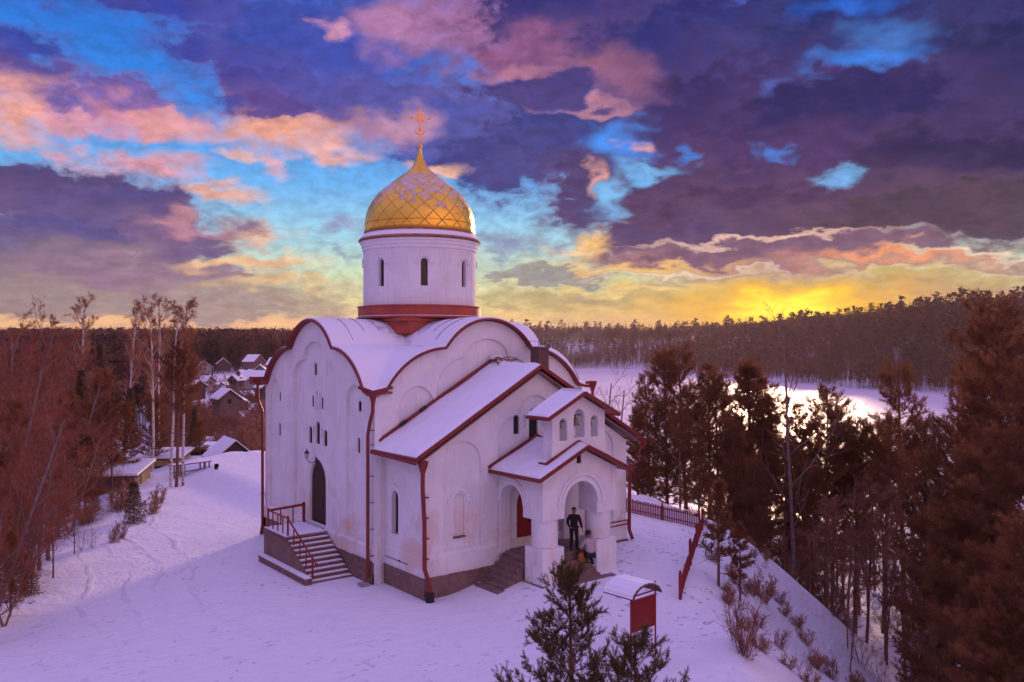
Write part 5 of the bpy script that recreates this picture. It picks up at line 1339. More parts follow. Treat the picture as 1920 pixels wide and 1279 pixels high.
def person(label, loc, rz, J, cloth, hair_r, pose='stand'):
    """J: joint positions; body is one skinned surface, clothing and hair are children"""
    p = thing('person', label, 'person', loc, rz)
    names = list(J); ix = {n_: i for i, n_ in enumerate(names)}
    E_ = [('pelvis', 'spine'), ('spine', 'chest'), ('chest', 'neck'), ('neck', 'chin'), ('chin', 'head'), ('head', 'crown'), ('chest', 'shL'), ('chest', 'shR'), ('shL', 'elL'), ('shR', 'elR'), ('elL', 'wrL'), ('elR', 'wrR'), ('wrL', 'pmL'), ('wrR', 'pmR'),
          ('pelvis', 'hpL'), ('pelvis', 'hpR'), ('hpL', 'knL'), ('hpR', 'knR'), ('knL', 'anL'), ('knR', 'anR'), ('anL', 'toL'), ('anR', 'toR')]
    rad = dict(pelvis=(.11, .08), spine=(.09, .065), chest=(.095, .06), neck=.05, chin=(.062, .07), head=(.08, .095), crown=(.055, .065), shL=.045, shR=.045, elL=.038, elR=.042, wrL=.028, wrR=.028, pmL=(.038, .018), pmR=(.038, .018), hpL=.07, hpR=.07, knL=.048, knR=.048, anL=.034, anR=.034, toL=.022, toR=.022)
    verts = [J[n_] for n_ in names]; radii = [rad[n_] for n_ in names]; edges = [(ix[a], ix[b]) for a, b in E_]
    # five fingers on each hand, of unequal length, lightly curled
    for sd in 'LR':
        pm = Vector(J['pm'+sd]); wr = Vector(J['wr'+sd]); dd = (pm-wr).normalized(); side = Vector((0, 1, 0)) if abs(dd.y) < .8 else Vector((1, 0, 0)); inn = dd.cross(side).normalized()
        for k, (off, ln) in enumerate(((-.028, .062), (-.010, .075), (.009, .080), (.027, .070))):
            a = pm+dd*.03+side*off; b = a+dd*ln*.5+inn*.008; c = b+dd*ln*.4+inn*.03
            n0 = len(verts); verts += [tuple(a), tuple(b), tuple(c)]; radii += [.011, .009, .007]; edges += [(ix['pm'+sd], n0), (n0, n0+1), (n0+1, n0+2)]
        a = pm-dd*.02-side*.035; b = a-side*.02+dd*.035; n0 = len(verts); verts += [tuple(a), tuple(b)]; radii += [.012, .009]; edges += [(ix['pm'+sd], n0), (n0, n0+1)]
    body = skin_mesh('body', verts, edges, radii, 'skin', p, 2, ix['pelvis'])
    def part(name, keys, ed, rd, m_):
        return skin_mesh(name, [J[k] for k in keys], [(keys.index(a), keys.index(b)) for a, b in ed], rd, m_, p, 2, 0)
    k = ['chest', 'pelvis', 'spine', 'neck', 'shL', 'shR', 'elL', 'elR', 'wrL', 'wrR']
    part('jacket', k, [('pelvis', 'spine'), ('spine', 'chest'), ('chest', 'neck'), ('chest', 'shL'), ('chest', 'shR'), ('shL', 'elL'), ('shR', 'elR'), ('elL', 'wrL'), ('elR', 'wrR')],
         [(.185*cloth['bulk'], .145*cloth['bulk']), (.185*cloth['bulk'], .155*cloth['bulk']), (.18*cloth['bulk'], .15*cloth['bulk']), .085, .10*cloth['bulk'], .095*cloth['bulk'], .068*cloth['bulk'], .068*cloth['bulk'], .048, .048], cloth['top'])
    k = ['pelvis', 'hpL', 'hpR', 'knL', 'knR', 'anL', 'anR']
    part('trousers', k, [('pelvis', 'hpL'), ('pelvis', 'hpR'), ('hpL', 'knL'), ('hpR', 'knR'), ('knL', 'anL'), ('knR', 'anR')], [(.15, .13), .108, .108, .078, .078, .062, .062], cloth['legs'])
    for sd in 'LR':
        an = Vector(J['an'+sd]); to = Vector(J['to'+sd])
        skin_mesh('shoe', [tuple(an+Vector((0, 0, .02))), tuple(an-Vector((0, 0, .035))), tuple(an*.4+to*.6-Vector((0, 0, .012))), tuple(to)], [(0, 1), (1, 2), (2, 3)], [.06, .062, .058, .048], 'coat_black', p, 2, 0)
    # face: nose, brow, ears and mouth sit on the head; hair cap behind
    H = Vector(J['head']); fw = Vector(J['face'][:]) if 'face' in J else Vector((0, -1, 0))
    return p, body, H
def face(p, H, fw, hair, hr=1.0):
    fw = Vector(fw).normalized(); up = Vector((0, 0, 1)); sd = fw.cross(up).normalized()
    m = MB(); a = H+fw*.085
    m.add([a+up*.02, a-up*.028+sd*.016, a-up*.028-sd*.016, a+fw*.03-up*.024], [(0, 1, 3), (0, 3, 2), (1, 2, 3), (0, 2, 1)])
    n_ = m.build('nose', 'skin', p)
    for s in (-1, 1):
        m = MB(); m.lathe([(.001, -.012), (.011, -.006), (.012, .004), (.001, .012)], 0, 0, 8); m.v = [tuple(H+fw*.082+sd*(s*.033+v[0])+up*(.028+v[2]*.6)+fw*v[1]*.5) for v in m.v]; m.build('eye', 'hair_dark', p)
        m = MB(); m.lathe([(.001, -.03), (.012, -.02), (.014, .02), (.001, .03)], 0, 0, 8); m.v = [tuple(H+sd*s*.088+up*v[2]+fw*v[0]+sd*v[1]*.4) for v in m.v]; m.build('ear', 'skin', p)
    m = MB(); m.v = []; m.add([H+fw*.083-up*.052+sd*.024, H+fw*.083-up*.052-sd*.024, H+fw*.086-up*.060-sd*.018, H+fw*.086-up*.060+sd*.018], [(0, 1, 2, 3)]); m.build('mouth', 'board_red', p)
    m = MB(); n1, n2 = 10, 18
    for i in range(n1+1):
        for j in range(n2):
            ph = 2*PI*j/n2; th = PI*(.66-.36*max(0, math.cos(ph))**.7 if math.cos(ph) > 0 else .66)*i/n1; dv = up*math.cos(th)+(fw*math.cos(ph)+sd*math.sin(ph))*math.sin(th)
            k = 1.0-0.16*max(0, dv.dot(fw)); lift = 0
            m.v.append(tuple(H-fw*.012+up*(.022+lift)+dv*.107*hr*k))
    for i in range(n1):
        for j in range(n2): m.f.append((i*n2+j, i*n2+(j+1) % n2, (i+1)*n2+(j+1) % n2, (i+1)*n2+j))
    m.build('hair', hair, p, smooth=True)
# standing man in black, facing down the steps (local -Y is forwards)
Jm = dict(pelvis=(0, 0, .95), spine=(0, 0, 1.13), chest=(0, .0, 1.36), neck=(0, 0, 1.50), chin=(0, -.02, 1.57), head=(0, -.02, 1.66), crown=(0, 0, 1.74), shL=(.19, 0, 1.42), shR=(-.19, 0, 1.42), elL=(.29, .03, 1.14), elR=(-.27, .04, 1.15), wrL=(.34, -.03, .90), wrR=(-.22, -.16, .98), pmL=(.35, -.06, .82), pmR=(-.15, -.22, .97),
          hpL=(.10, 0, .90), hpR=(-.10, 0, .90), knL=(.12, -.03, .50), knR=(-.11, -.02, .50), anL=(.13, .02, .09), anR=(-.12, .02, .09), toL=(.16, -.14, .045), toR=(-.14, -.14, .045))
pm_, b1, H = person('man in black jacket and dark trousers standing in the porch arch', (6.70, -4.95, 1.385), R(-28), Jm, dict(top='coat_black', legs='trouser_dark', bulk=1.0), 1.0)
face(pm_, H, (-.1, -1, -.1), 'hair_dark', .96)
# crouching figure in a grey coat with back to the camera
Jw = dict(pelvis=(0, .08, .40), spine=(0, .03, .56), chest=(0, -.06, .78), neck=(0, -.10, .92), chin=(0, -.14, .98), head=(0, -.15, 1.06), crown=(0, -.14, 1.14), shL=(.17, -.07, .83), shR=(-.17, -.07, .83), elL=(.27, -.16, .60), elR=(-.25, -.18, .60), wrL=(.16, -.36, .52), wrR=(-.14, -.38, .52), pmL=(.12, -.43, .50), pmR=(-.10, -.45, .50),
          hpL=(.11, .02, .38), hpR=(-.11, .02, .38), knL=(.17, -.32, .46), knR=(-.16, -.30, .34), anL=(.15, -.14, .09), anR=(-.13, .02, .10), toL=(.16, -.30, .045), toR=(-.14, -.13, .045))
pw_, b2, H = person('crouching person in a grey coat with dark hair on the porch steps', (6.88, -5.72, 0.88), R(168), Jw, dict(top='coat_grey', legs='trouser_dark', bulk=1.12), 1.0)
face(pw_, H, (.15, -1, -.25), 'hair_dark', 1.08); pw_.scale = (1.2, 1.2, 1.18)
bg_ = thing('carrier_bag', 'orange brown carrier bag standing between the two people in the porch', 'bag', (6.60, -5.55, 1.02), R(20))
m = MB(); m.add([(-.16, -.08, 0), (.16, -.08, 0), (.16, .08, 0), (-.16, .08, 0), (-.19, -.09, .25), (.19, -.10, .24), (.19, .09, .25), (-.19, .10, .26), (-.15, -.03, .40), (.15, -.035, .38), (.15, .03, .39), (-.15, .03, .40)],
      [(0, 3, 2, 1), (0, 1, 5, 4), (1, 2, 6, 5), (2, 3, 7, 6), (3, 0, 4, 7), (4, 5, 9, 8), (5, 6, 10, 9), (6, 7, 11, 10), (7, 4, 8, 11)]); bevel(m.build('bag_body', 'bag_orange', bg_), .03, 2)
m = MB()
for y in (-.03, .03): m.tube([(-.08, y, .37), (-.06, y, .5), (.06, y, .5), (.08, y, .37)], .01, 5)
m.build('handle', 'bag_orange', bg_)
# ------------------------------------------------------------------ trees
class TB:
    """tree geometry in numpy: tapered limbs as thin prisms, leaves or needles as loose blades"""
    def __init__(s, seed): s.rs = np.random.RandomState(seed); s.tv = []; s.tf = []; s.tn = 0; s.cv = []; s.cf = []; s.cn = 0
    def limb(s, P, r, n=6, crown=False):
        P = np.asarray(P, float); r = np.asarray(r, float); k = len(P)
        D = np.gradient(P, axis=0); D /= np.linalg.norm(D, axis=1)[:, None]+1e-9
        a = np.where(np.abs(D[:, 2:3]) < 0.9, np.array([[0, 0, 1.]]), np.array([[1., 0, 0]]))
        R1 = np.cross(D, a); R1 /= np.linalg.norm(R1, axis=1)[:, None]; U = np.cross(R1, D)
        t = 2*PI*np.arange(n)/n
        V = P[:, None]+R1[:, None]*(np.cos(t)[None, :, None]*r[:, None, None])+U[:, None]*(np.sin(t)[None, :, None]*r[:, None, None])
        V = V.reshape(-1, 3); I = np.arange(k*n).reshape(k, n); J = np.roll(I, -1, 1)
        q = np.stack([I[:-1], J[:-1], J[1:], I[1:]], -1).reshape(-1, 4)
        F = np.concatenate([q[:, [0, 1, 2]], q[:, [0, 2, 3]]])
        if crown: s.cv.append(V); s.cf.append(F+s.cn); s.cn += len(V)
        else: s.tv.append(V); s.tf.append(F+s.tn); s.tn += len(V)
    def blades(s, P, D, L, W):
        """triangles rooted at P pointing along D"""
        n = len(P); a = s.rs.normal(size=(n, 3)); S = np.cross(D, a); S /= np.linalg.norm(S, axis=1)[:, None]+1e-9
        W = np.broadcast_to(W, n)[:, None]; L = np.broadcast_to(L, n)[:, None]
        V = np.stack([P-S*W/2, P+S*W/2, P+D*L], 1).reshape(-1, 3)
        F = np.arange(3*n).reshape(n, 3)
        s.cv.append(V); s.cf.append(F+s.cn); s.cn += len(V)
    def shoots(s, P, D, L, nb, bl, bw, spread=0.8):
        """bottle-brush shoots: nb blades round each axis"""
        n = len(P); t = s.rs.rand(n, nb, 1); base = P[:, None]+D[:, None]*L.reshape(-1, 1, 1)*t
        rnd = s.rs.normal(size=(n, nb, 3)); rnd /= np.linalg.norm(rnd, axis=2)[:, :, None]
        d = D[:, None]*(0.55+0.5*t)+rnd*spread; d /= np.linalg.norm(d, axis=2)[:, :, None]
        s.blades(base.reshape(-1, 3), d.reshape(-1, 3), (bl*(0.7+0.6*s.rs.rand(n*nb))), bw)
    def meshes(s, tm, cm):
        out = []
        for nm, V, F, m in (('trunk', s.tv, s.tf, tm), ('crown', s.cv, s.cf, cm)):
            if not V: out.append(None); continue
            V = np.concatenate(V); F = np.concatenate(F)
            o = fast_mesh(nm, V, F, m); me = o.data; bpy.data.objects.remove(o); out.append(me)
        return out
def unit(v): v = np.asarray(v, float); return v/np.linalg.norm(v)
def pine_geo(seed, h=16, cb=0.45, spread=2.6, shape='round', rt=0.17, nb=22, bl=.16, bw=.02, dens=1.0, gap=.45, sub=5, up=0.35, shoot=.28):
    t = TB(seed); rs = t.rs
    n = 12; zz = np.linspace(0, h, n); bend = np.cumsum(rs.normal(0, .035*h/16, (n, 2)), 0)*np.linspace(0, 1, n)[:, None]
    TP = np.column_stack([bend, zz]); TP[0, 2] = -0.6
    t.limb(TP, rt*(1-0.86*zz/h)+.012, 8)
    at = lambda z: np.array([np.interp(z, zz, TP[:, 0]), np.interp(z, zz, TP[:, 1]), z])
    z = h*cb; SP = []; SD = []; SLn = []
    ang = rs.rand()*6.28
    while z < h*0.985:
        f = (z-h*cb)/(h*(1-cb))
        if shape == 'round': prof = (math.sin(PI*min(1, .18+f*.80)))**.75*(1-.25*f)
        elif shape == 'cone': prof = (1-f)**.8+.08
        else: prof = (.45+.55*math.sin(PI*min(1, .25+f*.72)))*(1-.45*f)
        nbk = rs.randint(3, 6)
        for k in range(nbk):
            ang += 6.28/nbk+rs.normal(0, .35)
            L = spread*prof*rs.uniform(.62, 1.12)
            if rs.rand() < .12 and f < .5: L *= .4
            e = up*(.3+1.0*f)+rs.normal(0, .12)
            d0 = unit([math.cos(ang), math.sin(ang), math.tan(e)*1.0])
            m = 6; P = [at(z)]; d = d0.copy()
            for i in range(m):
                d = unit(d+rs.normal(0, .10, 3)+np.array([0, 0, .07 if shape != 'round' else .10])); P.append(P[-1]+d*L/m)
            P = np.array(P); r0 = max(.012, rt*.30*(1-.6*f)*min(1, L/spread+.2))
            t.limb(P, np.linspace(r0, .006, m+1), 4)
            ns = max(3, int(sub*dens*L/spread*1.9+2))
            for j in range(ns):
                u = .25+.75*(j+rs.rand())/ns; u = min(.99, u); q = u*m; i = int(q); b = P[i]+(P[min(i+1, m)]-P[i])*(q-i)
                dl = unit(P[min(i+1, m)]-P[i]); side = unit(np.cross(dl, [0, 0, 1])+rs.normal(0, .25, 3))*(1 if j % 2 else -1)
                sdv = unit(dl*.7+side*.8+np.array([0, 0, .28])+rs.normal(0, .15, 3)); l = L*.42*(1.15-u*.6)*rs.uniform(.6, 1.2)
                Q = np.array([b, b+sdv*l*.5, b+sdv*l*.5+unit(sdv+np.array([0, 0, .35]))*l*.5])
                t.limb(Q, np.array([max(.008, r0*.4), .007, .004]), 3)
                k2 = max(2, int(l/(shoot*.55)))
                for a in range(k2+1):
                    v = (a+rs.rand()*.6)/(k2+.6); v = min(v, 1); w = Q[0]+(Q[1]-Q[0])*min(1, v*2)+(Q[2]-Q[1])*max(0, v*2-1)
                    for _ in range(2 if v < .9 else 3):
                        SP.append(w); SD.append(unit(sdv*.7+rs.normal(0, .45, 3)+np.array([0, 0, .45]))); SLn.append(shoot*rs.uniform(.6, 1.25))
            SP.append(P[-1]); SD.append(unit(d+np.array([0, 0, .5]))); SLn.append(shoot)
        z += gap*rs.uniform(.75, 1.25)*(1-.35*f)
    for _ in range(5): SP.append(at(h*.99)); SD.append(unit(rs.normal(0, .35, 3)+np.array([0, 0, 1.]))); SLn.append(shoot*1.2)
    # a few dead stubs below the crown
    for k in range(int(9*cb)):
        z = h*rs.uniform(.12, cb); a = rs.rand()*6.28; l = rs.uniform(.4, 1.3)
        t.limb(np.array([at(z), at(z)+np.array([math.cos(a), math.sin(a), .1])*l*.6, at(z)+np.array([math.cos(a), math.sin(a), -.05])*l]), np.array([.022, .014, .006]), 3)
    t.shoots(np.array(SP), np.array(SD), np.array(SLn), nb, bl, bw)
    return t
def spruce_geo(seed, h=12, spread=2.0, nb=10, bl=.30, bw=.05, cb=.06, gap=.38):
    t = TB(seed); rs = t.rs
    t.limb(np.array([[0, 0, -.5], [0, 0, h*.5], [0, 0, h]]), np.array([.012*h, .007*h, .01]), 7)
    z = h*cb; SP = []; SD = []; SL_ = []; ang = 0
    while z < h*.98:
        f = z/h; L = spread*(1-f)**.85*rs.uniform(.8, 1.1)+.1; nk = 7
        for k in range(nk):
            ang += 6.28/nk+rs.normal(0, .2); l = L*rs.uniform(.7, 1.15); d = unit([math.cos(ang), math.sin(ang), -.22+.5*f])
            P = np.array([[0, 0, z]]+[[0, 0, z]+d*l*u+np.array([0, 0, .16*l*u*u]) for u in (.35, .7, 1)]); t.limb(P, np.linspace(.02, .005, 4), 3)
            m = max(3, int(l/.13))
            for a in range(m):
                u = .12+.88*(a+rs.rand())/m; w = np.array([0, 0, z])+d*l*u+np.array([0, 0, .16*l*u*u]); s_ = unit(np.cross(d, [0, 0, 1]))*(1 if a % 2 else -1)
                SP.append(w); SD.append(unit(d*.6+s_*.8+np.array([0, 0, -.15])+rs.normal(0, .15, 3))); SL_.append(max(.12, (l*(1-u)+.18)*.55))
        z += gap*(1-.5*f)*rs.uniform(.8, 1.2)
    SP.append(np.array([0, 0, h*.97])); SD.append(np.array([0, 0, 1.])); SL_.append(.4)
    t.shoots(np.array(SP), np.array(SD), np.array(SL_), nb, bl, bw, .55)
    return t
def bare_geo(seed, h=12, rt=.12, spread=.35, levels=3, nbr=11, twigs=9, first=.25, up=.55, tw=.012, droop=0.0, stems=1, tl=.9):
    t = TB(seed); rs = t.rs; tips = []
    def grow(p, d, L, r, lev, crown):
        m = 5 if lev < 2 else 3; P = [p]
        for i in range(m):
            d = unit(d+rs.normal(0, .03 if lev == 0 else .09+.04*lev, 3)+np.array([0, 0, .05-droop*.10*lev])); P.append(P[-1]+d*L/m)
        P = np.array(P); t.limb(P, np.linspace(r, r*.35, m+1), 6 if lev == 0 else 3, crown)
        return P, d
    def branch(P, L, r, lev):
        n = nbr if lev == 0 else (6 if lev == 1 else 5); m = len(P)-1
        for k in range(n):
            u = (first if lev == 0 else .2)+(1-(first if lev == 0 else .2))*(k+rs.rand())/n; u = min(.98, u); i = int(u*m); b = P[i]+(P[min(i+1, m)]-P[i])*(u*m-i)
            dl = unit(P[min(i+1, m)]-P[i]); a = rs.rand()*6.28; s_ = unit(np.cross(dl, [math.cos(a), math.sin(a), .1]))
            d = unit(dl*up+s_*(1-up*.6)+np.array([0, 0, .12])); l = L*(spread if lev == 0 else .5)*(1.25-u*.75)*rs.uniform(.6, 1.2); rr = max(tw*.6, r*(.42 if lev == 0 else .5)*(1.1-u*.6))
            Q, dd = grow(b, d, l, rr, lev+1, lev+1 >= 2)
            if lev+1 < levels: branch(Q, l, rr, lev+1)
            tips.append((Q, l))
    for s_ in range(stems):
        a = rs.rand()*6.28; d0 = unit([math.cos(a)*.35*(stems > 1), math.sin(a)*.35*(stems > 1), 1.0]) if stems > 1 else unit([rs.normal(0, .03), rs.normal(0, .03), 1])
        hh = h*(1 if s_ == 0 else rs.uniform(.6, .95))
        P, _ = grow(np.array([rs.normal(0, .08)*(stems > 1), rs.normal(0, .08)*(stems > 1), -.4]), d0, hh, rt*(1 if s_ == 0 else .8), 0, False); branch(P, hh, rt, 0)
        tips.append((P[-2:], hh*.1))
    BP = []; BD = []; BL = []
    for Q, l in tips:
        for _ in range(twigs):
            u = rs.uniform(.25, 1); m = len(Q)-1; i = min(m-1, int(u*m)); b = Q[i]+(Q[i+1]-Q[i])*(u*m-i); dl = unit(Q[i+1]-Q[i])
            BP.append(b); BD.append(unit(dl*.8+rs.normal(0, .42, 3)+np.array([0, 0, .12-droop]))); BL.append(tl*rs.uniform(.35, 1.0)*min(1, .35+l*.4))
    t.blades(np.array(BP), np.array(BD), np.array(BL), tw)
    return t
PROTO = {}
def proto(key, t, tm, cm, h): PROTO[key] = (t.meshes(tm, cm), h)
# mature Scots pines, several habits
proto('pineA', pine_geo(1, 17, .50, 3.3, 'round', .19, 15, .20, .024, .62, .58), 'pine_bark', 'pine_needles', 17)
proto('pineB', pine_geo(2, 16, .34, 3.1, 'mid', .17, 15, .20, .024, .60, .60), 'pine_bark', 'pine_needles', 16)
proto('pineC', pine_geo(3, 18, .60, 3.3, 'round', .18, 15, .20, .026, .62, .60), 'dark_bark', 'pine_needles', 18)
proto('pineD', pine_geo(4, 13, .20, 3.2, 'mid', .15, 15, .19, .022, .65, .52, 5, .6), 'dark_bark', 'pine_needles', 13)
proto('pineE', pine_geo(8, 19, .22, 5.0, 'mid', .24, 17, .20, .022, .70, .58, 6, .45, .26), 'dark_bark', 'pine_needles', 19)
proto('pineN', pine_geo(11, 5.4, .08, 2.1, 'mid', .085, 44, .078, .009, .78, .40, 5, .62, .19), 'pine_bark', 'pine_needles_near', 5.4)
proto('pineN2', pine_geo(12, 4.2, .08, 1.75, 'mid', .07, 44, .078, .009, .75, .42, 5, .60, .19), 'pine_bark', 'pine_needles_near', 4.2)
proto('pineS', pine_geo(13, 3.8, .30, .75, 'cone', .045, 16, .10, .016, .8, .42, 3, .5, .16), 'dark_bark', 'pine_needles', 3.8)
proto('spruceA', spruce_geo(21, 13, 2.1), 'dark_bark', 'spruce_needles', 13)
proto('spruceB', spruce_geo(22, 2.7, .75, 12, .12, .03, .03, .16), 'dark_bark', 'spruce_needles', 2.7)
proto('birchA', bare_geo(31, 14.5, .12, .15, 3, 18, 20, .50, .80, .012, .5, 1, .9), 'birch_bark', 'twig_warm', 14.5)
proto('birchB', bare_geo(32, 14.5, .13, .17, 3, 18, 20, .45, .85, .012, .3, 1, .8), 'birch_bark', 'twig_warm', 14.5)
proto('birchC', bare_geo(33, 16, .13, .20, 3, 16, 14, .50, .95, .014, .1, 1, .9), 'birch_bark', 'twig_warm', 16)
proto('bareA', bare_geo(41, 12, .11, .34, 3, 13, 11, .22, .62, .018, 0, 1, .9), 'dark_bark', 'twig_brown', 12)
proto('bareB', bare_geo(42, 11, .10, .30, 3, 12, 11, .15, .72, .018, 0, 2, .9), 'dark_bark', 'twig_brown', 11)
proto('bareR', bare_geo(43, 11, .12, .34, 3, 13, 13, .12, .68, .013, 0, 2, .8), 'pale_bark', 'twig_red', 11)
proto('bareP', bare_geo(44, 13, .11, .28, 2, 14, 8, .25, .55, .014, 0, 1, .7), 'pale_bark', 'twig_brown', 13)
proto('sapA', bare_geo(51, 4.2, .035, .35, 2, 8, 5, .18, .75, .012, 0, 1, .5), 'dark_bark', 'twig_brown', 4.2)
proto('sapB', bare_geo(52, 3.2, .025, .4, 2, 7, 5, .1, .75, .010, 0, 3, .5), 'dark_bark', 'twig_brown', 3.2)
proto('bush', bare_geo(53, 1.9, .018, .45, 2, 7, 7, .05, .8, .010, 0, 7, .4), 'dark_bark', 'twig_brown', 1.9)
proto('bushw', bare_geo(54, 1.9, .018, .5, 2, 7, 9, .05, .75, .014, 0, 8, .5), 'dark_bark', 'twig_warm', 1.9)
def tree(key, r, d, h, name, label, cat, group=None, rz=None, tilt=0.0, parts=True, x=None, y=None, sink=.1, wide=1.0):
    (tm, cm), ph = PROTO[key]
    if x is None: x, y = to_world(r, d)
    z = ground_z(x, y)-sink; s = h/ph
    o = bpy.data.objects.new(name, None); col.objects.link(o); o.location = (x, y, z)
    rr = random.Random(int((r or x)*97+(d or y)*31)); o.rotation_euler = (R(rr.uniform(-2, 2))+R(tilt), R(rr.uniform(-2, 2)), rr.uniform(0, 6.28) if rz is None else rz)
    o.scale = (s*wide, s*wide, s); tag(o, label, cat, group)
    for nm, me in (('trunk', tm), ('crown', cm)):
        if me is None: continue
        c = bpy.data.objects.new(nm, me); col.objects.link(c); c.parent = o
    return o
def top_h(px, py, d, r=None):
    """height of a tree whose top is seen at px,py when it stands d metres out"""
    r = d*(px-960)/1583.0; x, y = to_world(r, d); return r, 10.0+d*(642.5-py)/1583.0-ground_z(x, y)+.1
